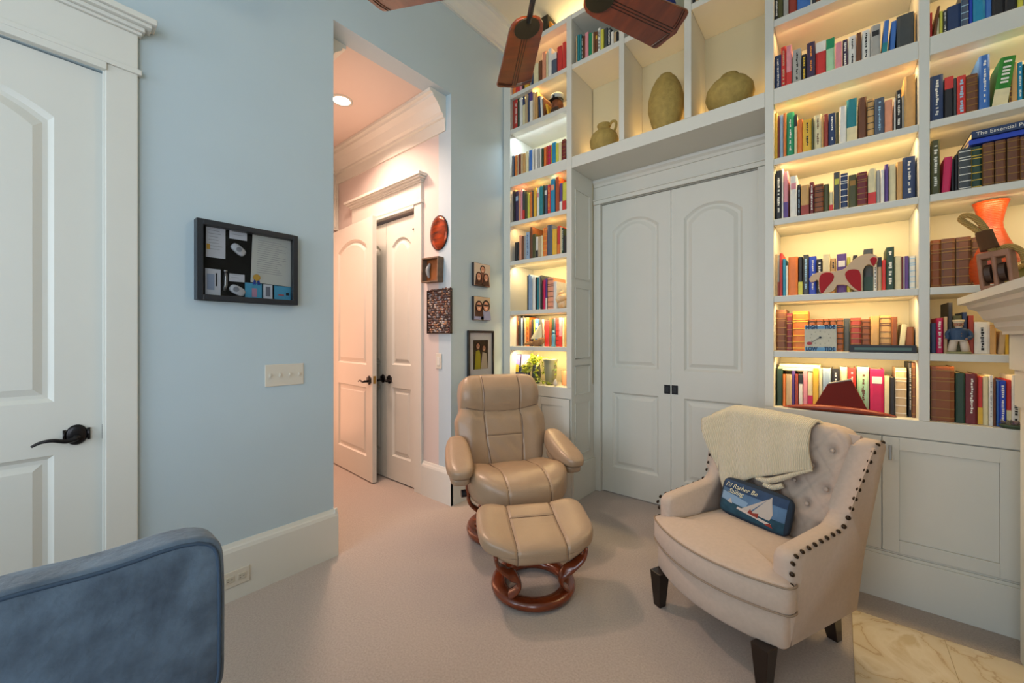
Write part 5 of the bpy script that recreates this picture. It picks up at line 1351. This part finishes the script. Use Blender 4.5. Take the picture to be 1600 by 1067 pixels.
obj('body', lathe(NB(), [(.036, 0), (.042, .01), (.050, .08), (.056, .16), (.058, .20), (.066, .212), (.066, .225), (.058, .225), (.052, .20)], 30), mat('celadon', '#86876c', .5), t, smooth=True)
p = atY(869, 595, 2.81)
t = thing('seashell', 'small white shell leaning on the grey-green vase', 'seashell', (p.x, 2.80, .926))
obj('shell_body', lathe(NB(), [(.002, .0), (.018, .01), (.022, .025), (.012, .045), (.004, .06), (.001, .065)], 14, sy=.7), mat('white_shell', '#c9c1b2', .4), t, smooth=True)
p = atY(881.5, 600, 2.90)
t = thing('candle', 'peach pillar candle at the right end of plant shelf', 'candle', (p.x, 2.92, .926))
obj('wax', lathe(NB(), [(.030, 0), (.032, .01), (.032, .12), (.026, .124)], 20), mat('peach_wax', '#e09a68', .5), t, smooth=True); obj('wick', lathe(NB(), [(.0015, .12), (.0015, .135)], 6), M_black, t)
# sweet succulent dish at far right bottom shelf
p = atY(1583, 668, 2.80)
t = thing('succulent_dish', 'small mauve succulent in a green dish at the far right', 'plant', (p.x, 2.79, .9255))
obj('dish', lathe(NB(), [(.028, 0), (.036, .004), (.044, .016), (.040, .018), (.02, .012)], 24, sx=1.05, sy=.7), mat('green_dish', '#3d4f38', .5), t, smooth=True)
b = NB(); rnd = random.Random(4)
for k in range(46):
    a = rnd.uniform(0, 2*PI); r = rnd.uniform(0, .032); leaf(b, (r*math.cos(a), r*.6*math.sin(a), .014+rnd.uniform(0, .012)), (math.cos(a), .6*math.sin(a), rnd.uniform(.2, 1)), .016, 0, rnd.uniform(-1, 1))
obj('succulent_leaves', b, mat('mauve_succulent', '#8a6a80', .6, col2='#6d7a58', vscale=60), t, weld=False)
# ---- on the mantel: rigging block with rope, and a round floor float
MZ = 1.511
pA = atX(1563, 468, .47)
t = thing('rigging_block', 'brown wooden rigging block with rope strop standing on the mantel', 'rigging block', (.47, pA.y, MZ)); t.rotation_euler = (0, math.radians(-5), math.radians(-28))
w_, h_, d_ = .044, .150, .028
M_blk = mat('block_wood', '#8a5f45', .6, var=.15, vscale=20)
b = NB()
out = rounded([(-w_, 0), (w_, 0), (w_*1.05, h_*.6), (w_*.85, h_), (-w_*.85, h_), (-w_*1.05, h_*.6)], .02, 4)
for y0, y1 in ((-d_, -d_+.014), (d_-.014, d_)): pass
# body with two slots: built as bars
box(b, -w_, -w_+.014, -d_, d_, .008, h_-.010); box(b, -.007, .007, -d_, d_, .008, h_-.010); box(b, w_-.014, w_, -d_, d_, .008, h_-.010)
box(b, -w_*.97, w_*.97, -d_, d_, 0, .022); box(b, -w_*.97, w_*.97, -d_, d_, h_-.026, h_); 
obj('shell', b, M_blk, t, bevel=.006, segs=3)
b = NB()
for s in (-1, 1):
    lathe(b, [(.040, -.006), (.030, 0), (.040, .006)], 24, c=(0, 0, 0)) if 0 else None
    bb = [(s*.018+v, r*math.cos(k*PI/12), .068+r*math.sin(k*PI/12)) for v, r in ((-.008, .036), (.008, .036)) for k in range(24)]
    loft(b, [bb[:24], bb[24:]])
obj('sheaves', b, mat('sheave_wood', '#3a2417', .5), t)
M_rope = mat('manila_rope', '#b8934e', .9, wave=(90, .9, 'DIAGONAL', 1))
b = NB()
tube(b, cr([(-.004, 0, h_), (-.010, 0, h_+.02), (-.012, 0, h_+.035)], 4), .012, 8)
rp = obj('rope_strop', b, M_rope, t, smooth=True)
b = NB(); tube(b, cr([(-.012, 0, h_+.012), (-.018, 0, h_+.05), (-.022, 0, h_+.085)], 5), .026, 12, taper=lambda u: 1-.08*u); obj('rope_whipping', b, mat('tarred_whipping', '#6a431f', .8, wave=(120, .8, 'Z', .5)), rp, smooth=True)
b = NB(); tube(b, cr([(-.028, 0, h_+.08), (-.045, 0, h_+.105), (-.066, 0, h_+.135), (-.078, 0, h_+.155), (-.068, -.004, h_+.166), (-.046, -.004, h_+.155), (-.028, 0, h_+.125), (-.014, 0, h_+.085)], 6), .0105, 9); obj('rope_eye', b, M_rope, rp, smooth=True)
b = NB(); tube(b, cr([(0, .01, h_+.008), (.035, .012, h_+.012), (.062, .01, h_-.02), (.066, .005, h_-.06)], 6), .010, 8); obj('rope_tail', b, M_rope, rp, smooth=True)
pB = atX(1606, 425, .60)
t = thing('olive_float', 'olive green rope-wrapped float behind the rigging block on the mantel', 'ornament', (.60, pB.y, MZ))
obj('float_body', lathe(NB(), [(.05, 0), (.075, .01), (.09, .04), (.085, .08), (.06, .115), (.03, .135), (.012, .14)], 28), mat('olive_glass', '#6b5f1e', .4), t, smooth=True)
obj('rope_wrap', tube(NB(), cr([(-.05, -.05, .10), (0, -.06, .125), (.05, -.04, .115), (.04, .04, .115), (-.04, .04, .115)], 6, True), .010, 8, close=True), M_rope, t, smooth=True)
for o in list(bpy.data.objects):
    if o.type == 'MESH' and o.parent is None and 'kind' not in o and 'label' not in o: print('UNTAGGED', o.name)
